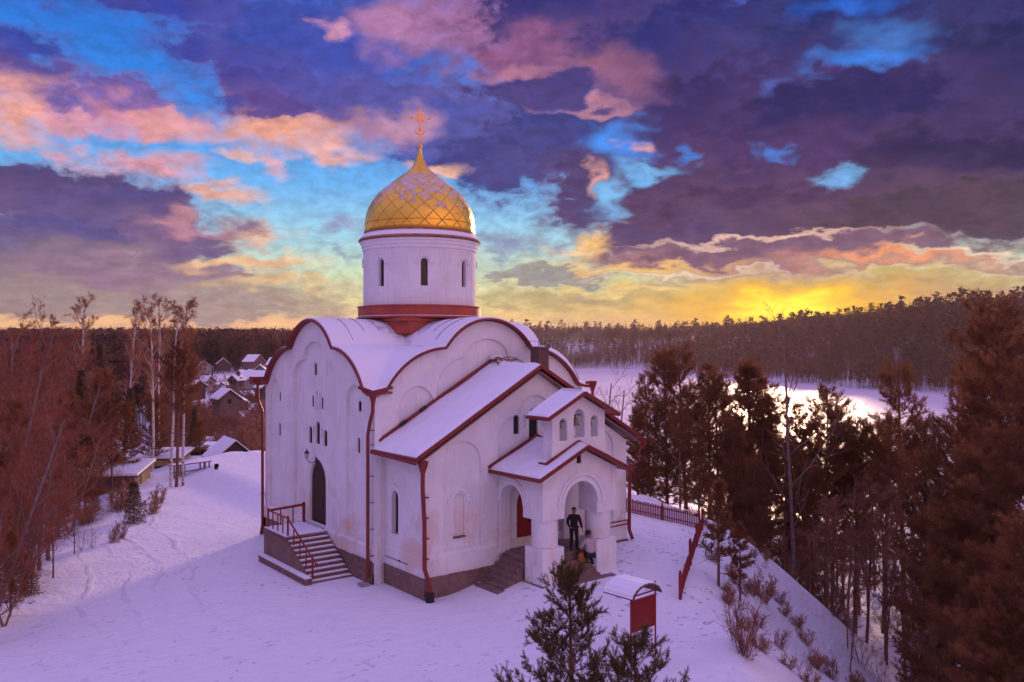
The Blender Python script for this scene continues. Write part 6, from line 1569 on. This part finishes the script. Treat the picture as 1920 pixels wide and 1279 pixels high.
# species, right and forward distance from the drone, height, name, category, label, group
TREES = [
 ('pineD', 8.65, 58.00, 6.95, 'pine_tree', 'pine tree', 'bushy pine top right against the church gable end', 'pines standing below the knoll on the right'),
 ('pineB', 10.43, 63.00, 11.99, 'pine_tree', 'pine tree', 'ragged pine rising just right of the church gable', 'pines standing below the knoll on the right'),
 ('pineD', 11.07, 60.00, 13.10, 'pine_tree', 'pine tree', 'dense pine whose crown crosses the lake near the church', 'pines standing below the knoll on the right'),
 ('pineB', 13.42, 64.00, 16.66, 'pine_tree', 'pine tree', 'tall bushy pine in the clump beside the church', 'pines standing below the knoll on the right'),
 ('pineA', 14.49, 62.00, 14.81, 'pine_tree', 'pine tree', 'pine in the middle of the clump against the lake', 'pines standing below the knoll on the right'),
 ('pineD', 14.11, 57.00, 12.52, 'pine_tree', 'pine tree', 'bushy pine in front of the clump against the lake', 'pines standing below the knoll on the right'),
 ('pineS', 18.30, 66.00, 19.43, 'pine_tree', 'pine tree', 'thin young pine with open top against the lake ice', 'pines standing below the knoll on the right'),
 ('pineD', 17.92, 61.00, 15.61, 'pine_tree', 'pine tree', 'short pine at right end of the clump beside the church', 'pines standing below the knoll on the right'),
 ('pineC', 10.35, 52.00, 6.68, 'pine_tree', 'pine tree', 'pine with red trunk above the picket fence', 'pines standing below the knoll on the right'),
 ('pineD', 8.67, 56.00, 3.04, 'pine_tree', 'pine tree', 'low dark pine behind the picket fence near the church', 'pines standing below the knoll on the right'),
 ('pineD', 14.31, 55.00, 9.08, 'pine_tree', 'pine tree', 'dark pine under the clump behind the fence corner', 'pines standing below the knoll on the right'),
 ('pineC', 20.29, 62.00, 16.35, 'pine_tree', 'pine tree', 'round topped pine with spreading flat crown left of the pair', 'pines standing below the knoll on the right'),
 ('pineA', 22.29, 60.00, 17.39, 'pine_tree', 'pine tree', 'round topped pine with layered crown before the lake', 'pines standing below the knoll on the right'),
 ('pineC', 21.23, 70.00, 16.12, 'pine_tree', 'pine tree', 'dark pine in the second row behind the round topped ones', 'pines standing below the knoll on the right'),
 ('pineC', 24.33, 60.00, 15.56, 'pine_tree', 'pine tree', 'slim pine below the gap of bright ice', 'pines standing below the knoll on the right'),
 ('pineA', 24.23, 68.00, 15.30, 'pine_tree', 'pine tree', 'pine in the shade between the round topped crowns', 'pines standing below the knoll on the right'),
 ('pineB', 26.54, 57.00, 19.02, 'pine_tree', 'pine tree', 'tall open pine with bare lower trunk before the ice', 'pines standing below the knoll on the right'),
 ('pineC', 28.10, 64.00, 16.14, 'pine_tree', 'pine tree', 'pine with thick straight trunk left of the open pine', 'pines standing below the knoll on the right'),
 ('pineD', 24.79, 50.00, 14.72, 'pine_tree', 'pine tree', 'pine in the shade under the open pine', 'pines standing below the knoll on the right'),
 ('pineC', 29.37, 75.00, 13.27, 'pine_tree', 'pine tree', 'distant pine trunk deep in the valley wood', 'pines standing below the knoll on the right'),
 ('pineC', 27.29, 80.00, 13.59, 'pine_tree', 'pine tree', 'thin pine far down the wooded slope', 'pines standing below the knoll on the right'),
 ('pineA', 35.22, 82.00, 11.97, 'pine_tree', 'pine tree', 'pine far down the wooded slope near the shore', 'pines standing below the knoll on the right'),
 ('pineC', 20.57, 74.00, 13.31, 'pine_tree', 'pine tree', 'pine deep in the wood behind the snowy nose', 'pines standing below the knoll on the right'),
 ('pineE', 23.96, 41.00, 20.69, 'pine_tree', 'pine tree', 'largest pine filling the right edge of the view', 'pines standing below the knoll on the right'),
 ('pineE', 25.30, 47.00, 18.13, 'pine_tree', 'pine tree', 'broad dark pine next to the largest one', 'pines standing below the knoll on the right'),
 ('pineE', 20.12, 33.00, 17.65, 'pine_tree', 'pine tree', 'dark pine at the right border below the largest one', 'pines standing below the knoll on the right'),
 ('pineE', 20.24, 36.00, 14.13, 'pine_tree', 'pine tree', 'low spreading pine in the lower right wood', 'pines standing below the knoll on the right'),
 ('pineD', 20.97, 40.00, 11.38, 'pine_tree', 'pine tree', 'bushy pine at the foot of the broad dark pine', 'pines standing below the knoll on the right'),
 ('pineE', 16.29, 27.00, 11.10, 'pine_tree', 'pine tree', 'nearest pine in the lower right corner', 'pines standing below the knoll on the right'),
 ('pineD', 17.08, 31.00, 9.45, 'pine_tree', 'pine tree', 'small dark pine in the lower right undergrowth', 'pines standing below the knoll on the right'),
 ('pineD', 19.20, 38.00, 7.72, 'pine_tree', 'pine tree', 'short pine over the snowy valley floor', 'pines standing below the knoll on the right'),
 ('pineD', 15.78, 27.00, 8.38, 'pine_tree', 'pine tree', 'bushy young pine at the bottom right', 'pines standing below the knoll on the right'),
 ('pineD', 11.05, 50.00, 4.59, 'pine_tree', 'pine tree', 'dark bushy pine above the middle of the fence', 'pines standing below the knoll on the right'),
 ('pineD', 15.11, 52.00, 6.72, 'pine_tree', 'pine tree', 'bushy pine beyond the snowy nose of the knoll', 'pines standing below the knoll on the right'),
 ('pineC', 17.97, 56.00, 11.62, 'pine_tree', 'pine tree', 'pine with dark trunk beyond the snowy nose', 'pines standing below the knoll on the right'),
 ('pineC', 19.98, 57.00, 11.33, 'pine_tree', 'pine tree', 'pine trunk nearest the grey bare tree', 'pines standing below the knoll on the right'),
 ('bareP', 17.18, 52.00, 17.18, 'bare_tree', 'bare tree', 'tall grey leafless tree rising above the round topped pines', ''),
 ('bareP', 20.47, 75.00, 22.32, 'bare_tree', 'bare tree', 'thin leafless tree sticking out of the clump by the lake', ''),
 ('bareP', 19.50, 49.00, 9.00, 'bare_tree', 'bare tree', 'pale leafless tree with arching boughs in the valley', ''),
 ('bareA', 20.78, 47.00, 9.24, 'bare_tree', 'bare tree', 'brown leafless tree with drooping boughs before the dark pines', ''),
 ('bareP', 19.22, 52.00, 6.87, 'bare_tree', 'bare tree', 'small leafless tree on the valley snow', ''),
 ('bareP', 9.18, 92.00, 21.22, 'bare_tree', 'bare tree', 'leafless tree against the ice just right of the gable', ''),
 ('bareP', 9.67, 85.00, 20.00, 'bare_tree', 'bare tree', 'small leafless tree between the gable and the pines', ''),
 ('pineS', 8.51, 34.80, 4.35, 'young_pine', 'pine tree', 'young pine with bare stem on the snowy slope below the fence corner', ''),
 ('pineS', 9.35, 34.60, 3.21, 'young_pine', 'pine tree', 'second young pine lower down the snowy slope', ''),
 ('bush', 7.47, 27.20, 2.33, 'bare_bush', 'bush', 'large leafless bush with fanned stems on the snowy slope', ''),
 ('sapB', 7.34, 28.20, 2.18, 'bare_bush', 'bush', 'thin leafless stems left of the large bush', ''),
 ('bushw', 11.09, 37.20, 1.59, 'dry_tuft', 'bush', 'reddish dry tuft on the skyline of the snowy nose', ''),
 ('bushw', 9.00, 38.00, 1.05, 'dry_tuft', 'bush', 'dry tuft just outside the picket fence', ''),
 ('bush', 9.79, 31.00, 1.03, 'bare_bush', 'bush', 'small bare bush on the lower snowy slope', ''),
 ('sapB', 11.15, 31.40, 1.47, 'bare_bush', 'bush', 'few bare stalks near the bottom of the slope', ''),
 ('bush', 12.66, 33.40, 1.34, 'bare_bush', 'bush', 'bare stalks at the foot of the slope by the bottom edge', ''),
 ('sapB', 9.02, 31.60, 1.28, 'bare_bush', 'bush', 'slender stalks right of the large bush', ''),
 ('bushw', 9.68, 37.20, 0.87, 'dry_tuft', 'bush', 'dry grass tuft between the two young pines', ''),
 ('pineN', 1.35, 18.60, 4.93, 'young_pine', 'pine tree', 'young pine at the bottom centre before the porch', ''),
 ('pineN2', 2.52, 17.20, 3.98, 'young_pine', 'pine tree', 'smaller young pine beside the notice board posts', ''),
 ('spruceB', -21.11, 47.20, 2.38, 'young_spruce', 'spruce', 'small dark green spruce on the left snow bank', ''),
 ('birchA', -23.07, 59.20, 13.18, 'birch_tree', 'birch tree', 'tall white birch with drooping orange twigs beside the table', ''),
 ('birchB', -23.77, 58.80, 12.78, 'birch_tree', 'birch tree', 'white birch standing left of the red trunked pine', ''),
 ('pineA', -23.44, 59.00, 10.27, 'pine_tree', 'pine tree', 'pine with bright orange trunk between the two birches', ''),
 ('pineC', -25.30, 53.40, 7.16, 'pine_tree', 'pine tree', 'slim dark pine on the left bank by the garage', ''),
 ('bushw', -22.08, 52.80, 1.42, 'dry_tuft', 'bush', 'pale dry tuft below the birches', ''),
 ('bushw', -21.13, 49.40, 1.32, 'dry_tuft', 'bush', 'brown tuft right of the small spruce', ''),
 ('bush', -20.09, 42.40, 1.25, 'bare_bush', 'bush', 'dark stump like bush on the left snow edge', ''),
 ('bush', -20.07, 43.40, 1.30, 'bare_bush', 'bush', 'dark bush touching the wheel tracks', ''),
 ('sapB', -20.53, 41.40, 1.33, 'bare_bush', 'bush', 'row of bare shoots left of the dark bushes', ''),
 ('sapB', -20.75, 40.80, 1.34, 'bare_bush', 'bush', 'bare shoots nearest the left thicket', ''),
 ('spruceB', -25.49, 51.60, 1.56, 'young_spruce', 'spruce', 'low spruce half hidden behind shrubs on the left bank', ''),
 ('spruceB', -19.21, 33.60, 1.67, 'young_spruce', 'spruce', 'small conifer at the lower left edge of the snow', ''),
 ('birchC', -39.91, 78.00, 17.11, 'birch_tree', 'birch tree', 'pale forked birch standing highest at the far left', ''),
 ('birchC', -37.09, 80.00, 16.76, 'birch_tree', 'birch tree', 'pale birch with fan of branches above the left woods', ''),
 ('birchB', -28.14, 66.00, 13.07, 'birch_tree', 'birch tree', 'birch behind the left of the two white trunks', ''),
 ('birchC', -29.27, 70.00, 13.94, 'birch_tree', 'birch tree', 'second slim birch top left of the tall white birch', ''),
 ('bareR', -22.06, 36.00, 10.09, 'bare_tree', 'bare tree', 'reddish leafless tree tangled into the left edge thicket', 'dark trees of the left thicket'),
 ('bareR', -19.87, 34.00, 8.89, 'bare_tree', 'bare tree', 'reddish leafless tree tangled into the left edge thicket', 'dark trees of the left thicket'),
 ('bareR', -20.69, 37.00, 7.32, 'bare_tree', 'bare tree', 'reddish leafless tree tangled into the left edge thicket', 'dark trees of the left thicket'),
 ('bareR', -28.50, 48.00, 11.75, 'bare_tree', 'bare tree', 'reddish leafless tree tangled into the left edge thicket', 'dark trees of the left thicket'),
 ('bareR', -31.27, 55.00, 11.17, 'bare_tree', 'bare tree', 'reddish leafless tree tangled into the left edge thicket', 'dark trees of the left thicket'),
 ('bareR', -27.01, 50.00, 9.02, 'bare_tree', 'bare tree', 'reddish leafless tree tangled into the left edge thicket', 'dark trees of the left thicket'),
 ('bareR', -27.52, 44.00, 12.27, 'bare_tree', 'bare tree', 'reddish leafless tree tangled into the left edge thicket', 'dark trees of the left thicket'),
 ('bareR', -19.91, 33.00, 6.39, 'bare_tree', 'bare tree', 'reddish leafless tree tangled into the left edge thicket', 'dark trees of the left thicket'),
 ('bareR', -21.43, 39.00, 5.02, 'bare_tree', 'bare tree', 'reddish leafless tree tangled into the left edge thicket', 'dark trees of the left thicket'),
 ('bareR', -24.12, 46.00, 5.88, 'bare_tree', 'bare tree', 'reddish leafless tree tangled into the left edge thicket', 'dark trees of the left thicket'),
 ('bareR', -19.55, 34.00, 5.03, 'bare_tree', 'bare tree', 'reddish leafless tree tangled into the left edge thicket', 'dark trees of the left thicket'),
 ('bareR', -35.02, 66.00, 10.32, 'bare_tree', 'bare tree', 'reddish leafless tree tangled into the left edge thicket', 'dark trees of the left thicket'),
 ('bareR', -18.57, 30.00, 7.94, 'bare_tree', 'bare tree', 'reddish leafless tree tangled into the left edge thicket', 'dark trees of the left thicket'),
 ('bareR', -36.42, 62.00, 14.47, 'bare_tree', 'bare tree', 'reddish leafless tree tangled into the left edge thicket', 'dark trees of the left thicket'),
 ('bareR', -36.58, 60.00, 14.92, 'bare_tree', 'bare tree', 'reddish leafless tree tangled into the left edge thicket', 'dark trees of the left thicket'),
 ('bareR', -40.48, 72.00, 13.68, 'bare_tree', 'bare tree', 'reddish leafless tree tangled into the left edge thicket', 'dark trees of the left thicket'),
 ('bareA', -19.56, 36.00, 3.61, 'bare_tree', 'bare tree', 'reddish leafless tree tangled into the left edge thicket', 'dark trees of the left thicket'),
 ('bareA', -20.72, 40.00, 2.85, 'bare_tree', 'bare tree', 'reddish leafless tree tangled into the left edge thicket', 'dark trees of the left thicket'),
 ('bareA', -19.33, 34.00, 3.32, 'bare_tree', 'bare tree', 'reddish leafless tree tangled into the left edge thicket', 'dark trees of the left thicket'),
 ('bareR', -17.69, 28.00, 5.59, 'bare_tree', 'bare tree', 'reddish leafless tree tangled into the left edge thicket', 'dark trees of the left thicket'),
 ('bareR', -18.00, 30.00, 4.52, 'bare_tree', 'bare tree', 'reddish leafless tree tangled into the left edge thicket', 'dark trees of the left thicket'),
 ('spruceA', -31.53, 62.00, 9.49, 'spruce_tree', 'spruce', 'dark spruce right of the reddish thicket', ''),
 ('pineD', -28.21, 58.00, 8.46, 'pine_tree', 'pine tree', 'dark green pine above the garage roof', ''),
 ('pineD', -27.33, 52.00, 7.65, 'pine_tree', 'pine tree', 'dark pine at the border of the reddish thicket', ''),
 ('pineB', -38.38, 70.00, 12.56, 'pine_tree', 'pine tree', 'tall dark pine inside the reddish thicket', ''),
 ('spruceA', -32.29, 72.00, 7.86, 'spruce_tree', 'spruce', 'spruce behind the slim bank pine', ''),
 ('pineD', -28.78, 68.00, 5.92, 'pine_tree', 'pine tree', 'dark pine behind the birch trunks', ''),
 ('pineD', -28.40, 62.00, 5.79, 'pine_tree', 'pine tree', 'broad dark pine over the garage', ''),
 ('pineD', -24.41, 42.00, 7.59, 'pine_tree', 'pine tree', 'dark green pine low in the left thicket', ''),
 ('spruceA', -30.22, 80.00, 6.48, 'spruce_tree', 'spruce', 'dark conifer just right of the tall birch', ''),
 ('pineD', -21.83, 36.00, 5.30, 'pine_tree', 'pine tree', 'dark conifer branches at the left border', ''),
 ('pineD', -26.61, 72.00, 3.27, 'pine_tree', 'pine tree', 'low pine right of the orange trunk', ''),
 ('pineD', -24.16, 45.00, 3.75, 'pine_tree', 'pine tree', 'dark bushy pine beside the garage', ''),
 ('pineD', -25.27, 50.00, 5.44, 'pine_tree', 'pine tree', 'bushy pine before the garage end wall', ''),
 ('pineD', -18.41, 31.00, 3.16, 'pine_tree', 'pine tree', 'pine boughs low at the left border', ''),
]
for k_, r_, d_, h_, n_, c_, l_, g_ in TREES: tree(k_, r_, d_, h_, n_, l_, c_, g_ or None, wide=(1.0 if h_ > 6 or PROTO[k_][1] < 6 else 1.15))
rs = np.random.RandomState(12)
# undergrowth saplings on the valley floor
n_ = 0
while n_ < 75:
    d_ = rs.uniform(34, 74); r_ = d_*rs.uniform(.27, .60); x_, y_ = to_world(r_, d_)
    if poly_sd(np.array([r_]), np.array([d_]), PLATEAU)[0] < 6: continue
    k_ = ['sapA', 'sapB', 'bareB', 'sapA', 'bush', 'bareA'][rs.randint(6)]; h_ = {'sapA': 4.5, 'sapB': 3.0, 'bareB': 6.5, 'bush': 2.0, 'bareA': 7.5}[k_]*rs.uniform(.7, 1.3)
    tree(k_, r_, d_, h_, 'bare_sapling', 'thin leafless sapling in the undergrowth of the valley wood', 'sapling', 'saplings in the valley undergrowth', wide=1.2); n_ += 1
for _ in range(12):       # trunks of the valley wood between the knoll and the lake
    d_ = rs.uniform(60, 120); r_ = d_*rs.uniform(.20, .60)
    tree(['pineC', 'pineA', 'pineC', 'pineB'][rs.randint(4)], r_, d_, rs.uniform(13, 17), 'pine_tree', 'slim pine standing back in the valley wood before the lake', 'pine tree', 'pines of the valley wood', wide=.9)
for _ in range(15):
    d_ = rs.uniform(64, 96); r_ = d_*rs.uniform(.28, .56)
    tree(['pineD', 'pineB', 'pineD'][rs.randint(3)], r_, d_, rs.uniform(6, 10.5), 'pine_tree', 'bushy half grown pine in the understorey of the valley wood', 'pine tree', 'half grown pines of the valley wood', wide=1.1)
for _ in range(70):       # hollow between the knoll and the village
    d_ = rs.uniform(84, 330); a_ = rs.uniform(-.62, -.335 if d_ < 200 else -.30); k_ = ['bareA', 'bareB', 'bareR', 'spruceA', 'pineB', 'bareP'][rs.randint(6)]
    tree(k_, d_*a_, d_, rs.uniform(9, 15) if a_ < -.38 else rs.uniform(4, 8), 'garden_tree', 'tree among the woods and gardens around the village', 'tree', 'trees of the village hollow')
for i_ in range(295):
    d_ = rs.uniform(84, 320) if i_ % 2 else rs.uniform(84, 170); a_ = rs.uniform(-.42, -.285)
    tree(['bush', 'sapB', 'bareB', 'bushw', 'bareA'][rs.randint(5)], d_*a_, d_, rs.uniform(1.8, 4.2), 'garden_bush', 'leafless bush in the snowy village gardens', 'bush', 'bushes of the village gardens', wide=1.4)
for _ in range(26):       # along the edge of the knoll, left
    i_ = rs.uniform(28, 66); r_ = -20.9-.07*(i_-33)-(3 if i_ > 52 else 0)*1.0-rs.uniform(0.5, 4.0)
    tree(['bush', 'sapB', 'bushw', 'sapA'][rs.randint(4)], r_, i_, rs.uniform(.8, 2.2), 'bank_shrub', 'leafless shrub on the bank along the left edge of the knoll', 'bush', 'shrubs of the left bank', wide=1.3)

rs2 = np.random.RandomState(44); n_ = 0
while n_ < 60:            # dry tufts and bare shoots on the steep bank right of the church
    d_ = rs2.uniform(27, 47); r_ = rs2.uniform(6.5, 16); s_ = poly_sd(np.array([r_]), np.array([d_]), PLATEAU)[0]
    if s_ < .4 or s_ > 7: continue
    tree(['bushw', 'sapB', 'bush', 'bushw'][rs2.randint(4)], r_, d_, rs2.uniform(.3, .95), 'dry_tuft', 'small dry tuft poking from the steep snowy bank', 'tuft', 'dry tufts on the steep bank', wide=1.3); n_ += 1

# ------------------------------------------------------------------ far woods: single trees in front, the mass behind them
def far_conifer(seed, h, tri=9, rings=9, w=.15):
    rs = np.random.RandomState(seed); V = []; F = []
    for i in range(rings):
        f = i/rings; z = h*(.16+.80*f); R_ = h*w*(1-f)**.8*rs.uniform(.75, 1.15)+.15
        for k in range(tri):
            a = 2*PI*(k+rs.rand())/tri; b = a+.55; c = (a+b)/2; rr = R_*rs.uniform(.6, 1.2); n0 = len(V)
            V += [(rr*.25*math.cos(a), rr*.25*math.sin(a), z+h*.05), (rr*.25*math.cos(b), rr*.25*math.sin(b), z+h*.035), (rr*math.cos(c), rr*math.sin(c), z-h*.035)]; F.append((n0, n0+1, n0+2))
    n0 = len(V); V += [(-.14, 0, -1), (.14, 0, -1), (0, 0, h), (0, -.14, -1), (0, .14, -1)]; F += [(n0, n0+1, n0+2), (n0+3, n0+4, n0+2)]
    return np.array(V), np.array(F)
def far_pine(seed, h):
    rs = np.random.RandomState(seed); V = []; F = []
    n0 = 0; V += [(-.16, 0, -1), (.16, 0, -1), (0, 0, h*.95), (0, -.16, -1), (0, .16, -1)]; F += [(0, 1, 2), (3, 4, 2)]
    for i in range(70):
        z = h*rs.uniform(.48, 1.0); R_ = h*.13*math.sin(PI*min(.98, max(.08, (z/h-.42)/.62))); a = rs.rand()*6.28; r_ = R_*math.sqrt(rs.rand()); c = np.array([r_*math.cos(a), r_*math.sin(a), z]); s_ = h*.055
        n0 = len(V); V += [tuple(c+rs.normal(0, s_, 3)*[1, 1, .55]) for _ in range(3)]; F.append((n0, n0+1, n0+2))
    return np.array(V), np.array(F)
def far_bare(seed, h, n=60, w=.16):
    rs = np.random.RandomState(seed); V = [(-.13, 0, -1), (.13, 0, -1), (0, 0, h*.96), (0, -.13, -1), (0, .13, -1)]; F = [(0, 1, 2), (3, 4, 2)]
    for i in range(n):
        z = h*rs.uniform(.25, .9); a = rs.rand()*6.28; L = h*rs.uniform(.12, .30)*(1.15-z/h*.6); d = unit([math.cos(a)*.55, math.sin(a)*.55, rs.uniform(.6, 1.2)]); b = np.array([0, 0, z])+d*rs.rand()*h*.08
        s_ = unit(np.cross(d, rs.normal(size=3)))*w; n0 = len(V); V += [tuple(b-s_), tuple(b+s_), tuple(b+d*L)]; F.append((n0, n0+1, n0+2))
    return np.array(V), np.array(F)
FC = [far_conifer(s, 16) for s in range(4)]+[far_pine(s, 16) for s in range(5, 9)]; FB = [far_bare(s, 16) for s in range(20, 25)]
def protos(lst, m): 
    out = []
    for V, F in lst:
        o = fast_mesh('crown', V, F, m); out.append(o.data); bpy.data.objects.remove(o)
    return out
MC, MBA = protos(FC, 'far_conifer'), protos(FB, 'far_bare')
def mass(name, pts, lst, m, label, cat):
    VV = []; FF = []; n = 0; rs = np.random.RandomState(77)
    for x, y, z, h in pts:
        V, F = lst[rs.randint(len(lst))]; a = rs.rand()*6.28; s = h/16.0; c, s_ = math.cos(a)*s, math.sin(a)*s
        VV.append(np.column_stack([V[:, 0]*c-V[:, 1]*s_+x, V[:, 0]*s_+V[:, 1]*c+y, V[:, 2]*s+z])); FF.append(F+n); n += len(V)
    o = fast_mesh(name, np.concatenate(VV), np.concatenate(FF), m); tag(o, label, cat, None, 'stuff'); return o
def gen_pts(n, fr, fd, cond, hlo, hhi, seed):
    rs = np.random.RandomState(seed); out = []
    while len(out) < n:
        k = 4000; d = fd(rs, k); r = d*fr(rs, k); x, y = to_world(r, d); z = terrain(x, y); dl = poly_sd(r, d, LAKE); ok = cond(r, d, z, dl, rs.rand(k))
        for i in np.where(ok)[0]: out.append((x[i], y[i], z[i]-.2, rs.uniform(hlo, hhi), r[i], d[i]))
    return out[:n]
# far shore and the ridge behind it
clump = lambda r, d, s: wob(r, d, s, 1.0)
shore = gen_pts(13000, lambda rs, k: rs.uniform(-.03, .64, k), lambda rs, k: rs.uniform(520, 1420, k)**1.0,
    lambda r, d, z, dl, q: (dl > 4) & (dl < 215) & (d > 330) & (q < np.where(dl < 140, .42+.42*clump(r, d, .035), .55)) & (z > -25.5), 12, 24, 5)
left = gen_pts(5200, lambda rs, k: rs.uniform(-.66, -.02, k), lambda rs, k: rs.uniform(345, 640, k),
    lambda r, d, z, dl, q: (dl > 60) & ((d > 385) | (r/d < -.42)) & (q < .9), 13, 20, 6)
mid = gen_pts(700, lambda rs, k: rs.uniform(-.66, -.40, k), lambda rs, k: rs.uniform(120, 345, k), lambda r, d, z, dl, q: q < .8, 8, 15, 8)
def split(pts, frac, seed):
    rs = np.random.RandomState(seed); m = np.array([.5+.28*wob(np.array([p[4]]), np.array([p[5]]), .02, 4)[0] for p in pts]); q = rs.rand(len(pts)); a = [p for p, t, u in zip(pts, m, q) if u < t*frac*2]; b = [p for p, t, u in zip(pts, m, q) if u >= t*frac*2]
    return a, b
def individuals(pts, n, meshes, name, label, cat, group, seed):
    pts = sorted(pts, key=lambda p: p[5]/p[3]); rs = np.random.RandomState(seed)
    for x, y, z, h, r, d in pts[:n]:
        o = bpy.data.objects.new(name, meshes[rs.randint(len(meshes))]); col.objects.link(o); o.location = (x, y, z); s = h/16; o.scale = (s, s, s); o.rotation_euler = (0, 0, rs.rand()*6.28); tag(o, label, cat, group)
    return pts[n:]
ca, ba = split(shore, .30, 1)
ca = [(x, y, z, h*(.85+.50*abs(math.sin(x*7.3+y*3.1))**3), r, d) for x, y, z, h, r, d in ca]; ba = [(x, y, z, h*.88, r, d) for x, y, z, h, r, d in ba]
ca = individuals(ca, 150, MC, 'conifer_tree', 'dark conifer on the snowy hillside across the frozen lake', 'conifer', 'conifers across the lake', 3)
ba = individuals(ba, 150, MBA, 'bare_tree', 'leafless brown tree on the snowy hillside across the frozen lake', 'bare tree', 'leafless trees across the lake', 4)
cl, bl_ = split(left+mid, .38, 2)
cl = individuals(cl, 60, MC, 'conifer_tree', 'dark conifer at the front of the woods behind the village', 'conifer', 'conifers behind the village', 5)
bl_ = individuals(bl_, 60, MBA, 'bare_tree', 'leafless brown tree at the front of the woods behind the village', 'bare tree', 'leafless trees behind the village', 6)
mass('conifer_forest', [p[:4] for p in ca+cl], FC, 'far_conifer', 'dark conifers massed along the far horizon ridge', 'forest')
mass('bare_forest', [p[:4] for p in ba+bl_], FB, 'far_bare', 'brown leafless woods massed along the far horizon ridge', 'forest')
# ------------------------------------------------------------------ thin winter haze round the whole scene
hm = bpy.data.materials.new('haze'); hm.use_nodes = True; hn = hm.node_tree; hn.nodes.remove(hn.nodes['Principled BSDF'])
pv = hn.nodes.new('ShaderNodeVolumePrincipled'); pv.inputs['Density'].default_value = 0.00009; pv.inputs['Color'].default_value = (0.95, 0.70, 0.66, 1); pv.inputs['Anisotropy'].default_value = 0.35
hn.links.new(pv.outputs[0], hn.nodes['Material Output'].inputs['Volume']); MATS['haze'] = hm
m = MB(); m.box(-2150, 2150, -2150, 2150, -40, 75); hz_ = m.build('haze', 'haze'); hz_['kind'] = 'stuff'; hz_['label'] = 'thin rosy winter haze over lake and woods'
scene.cycles.volume_max_steps = 64
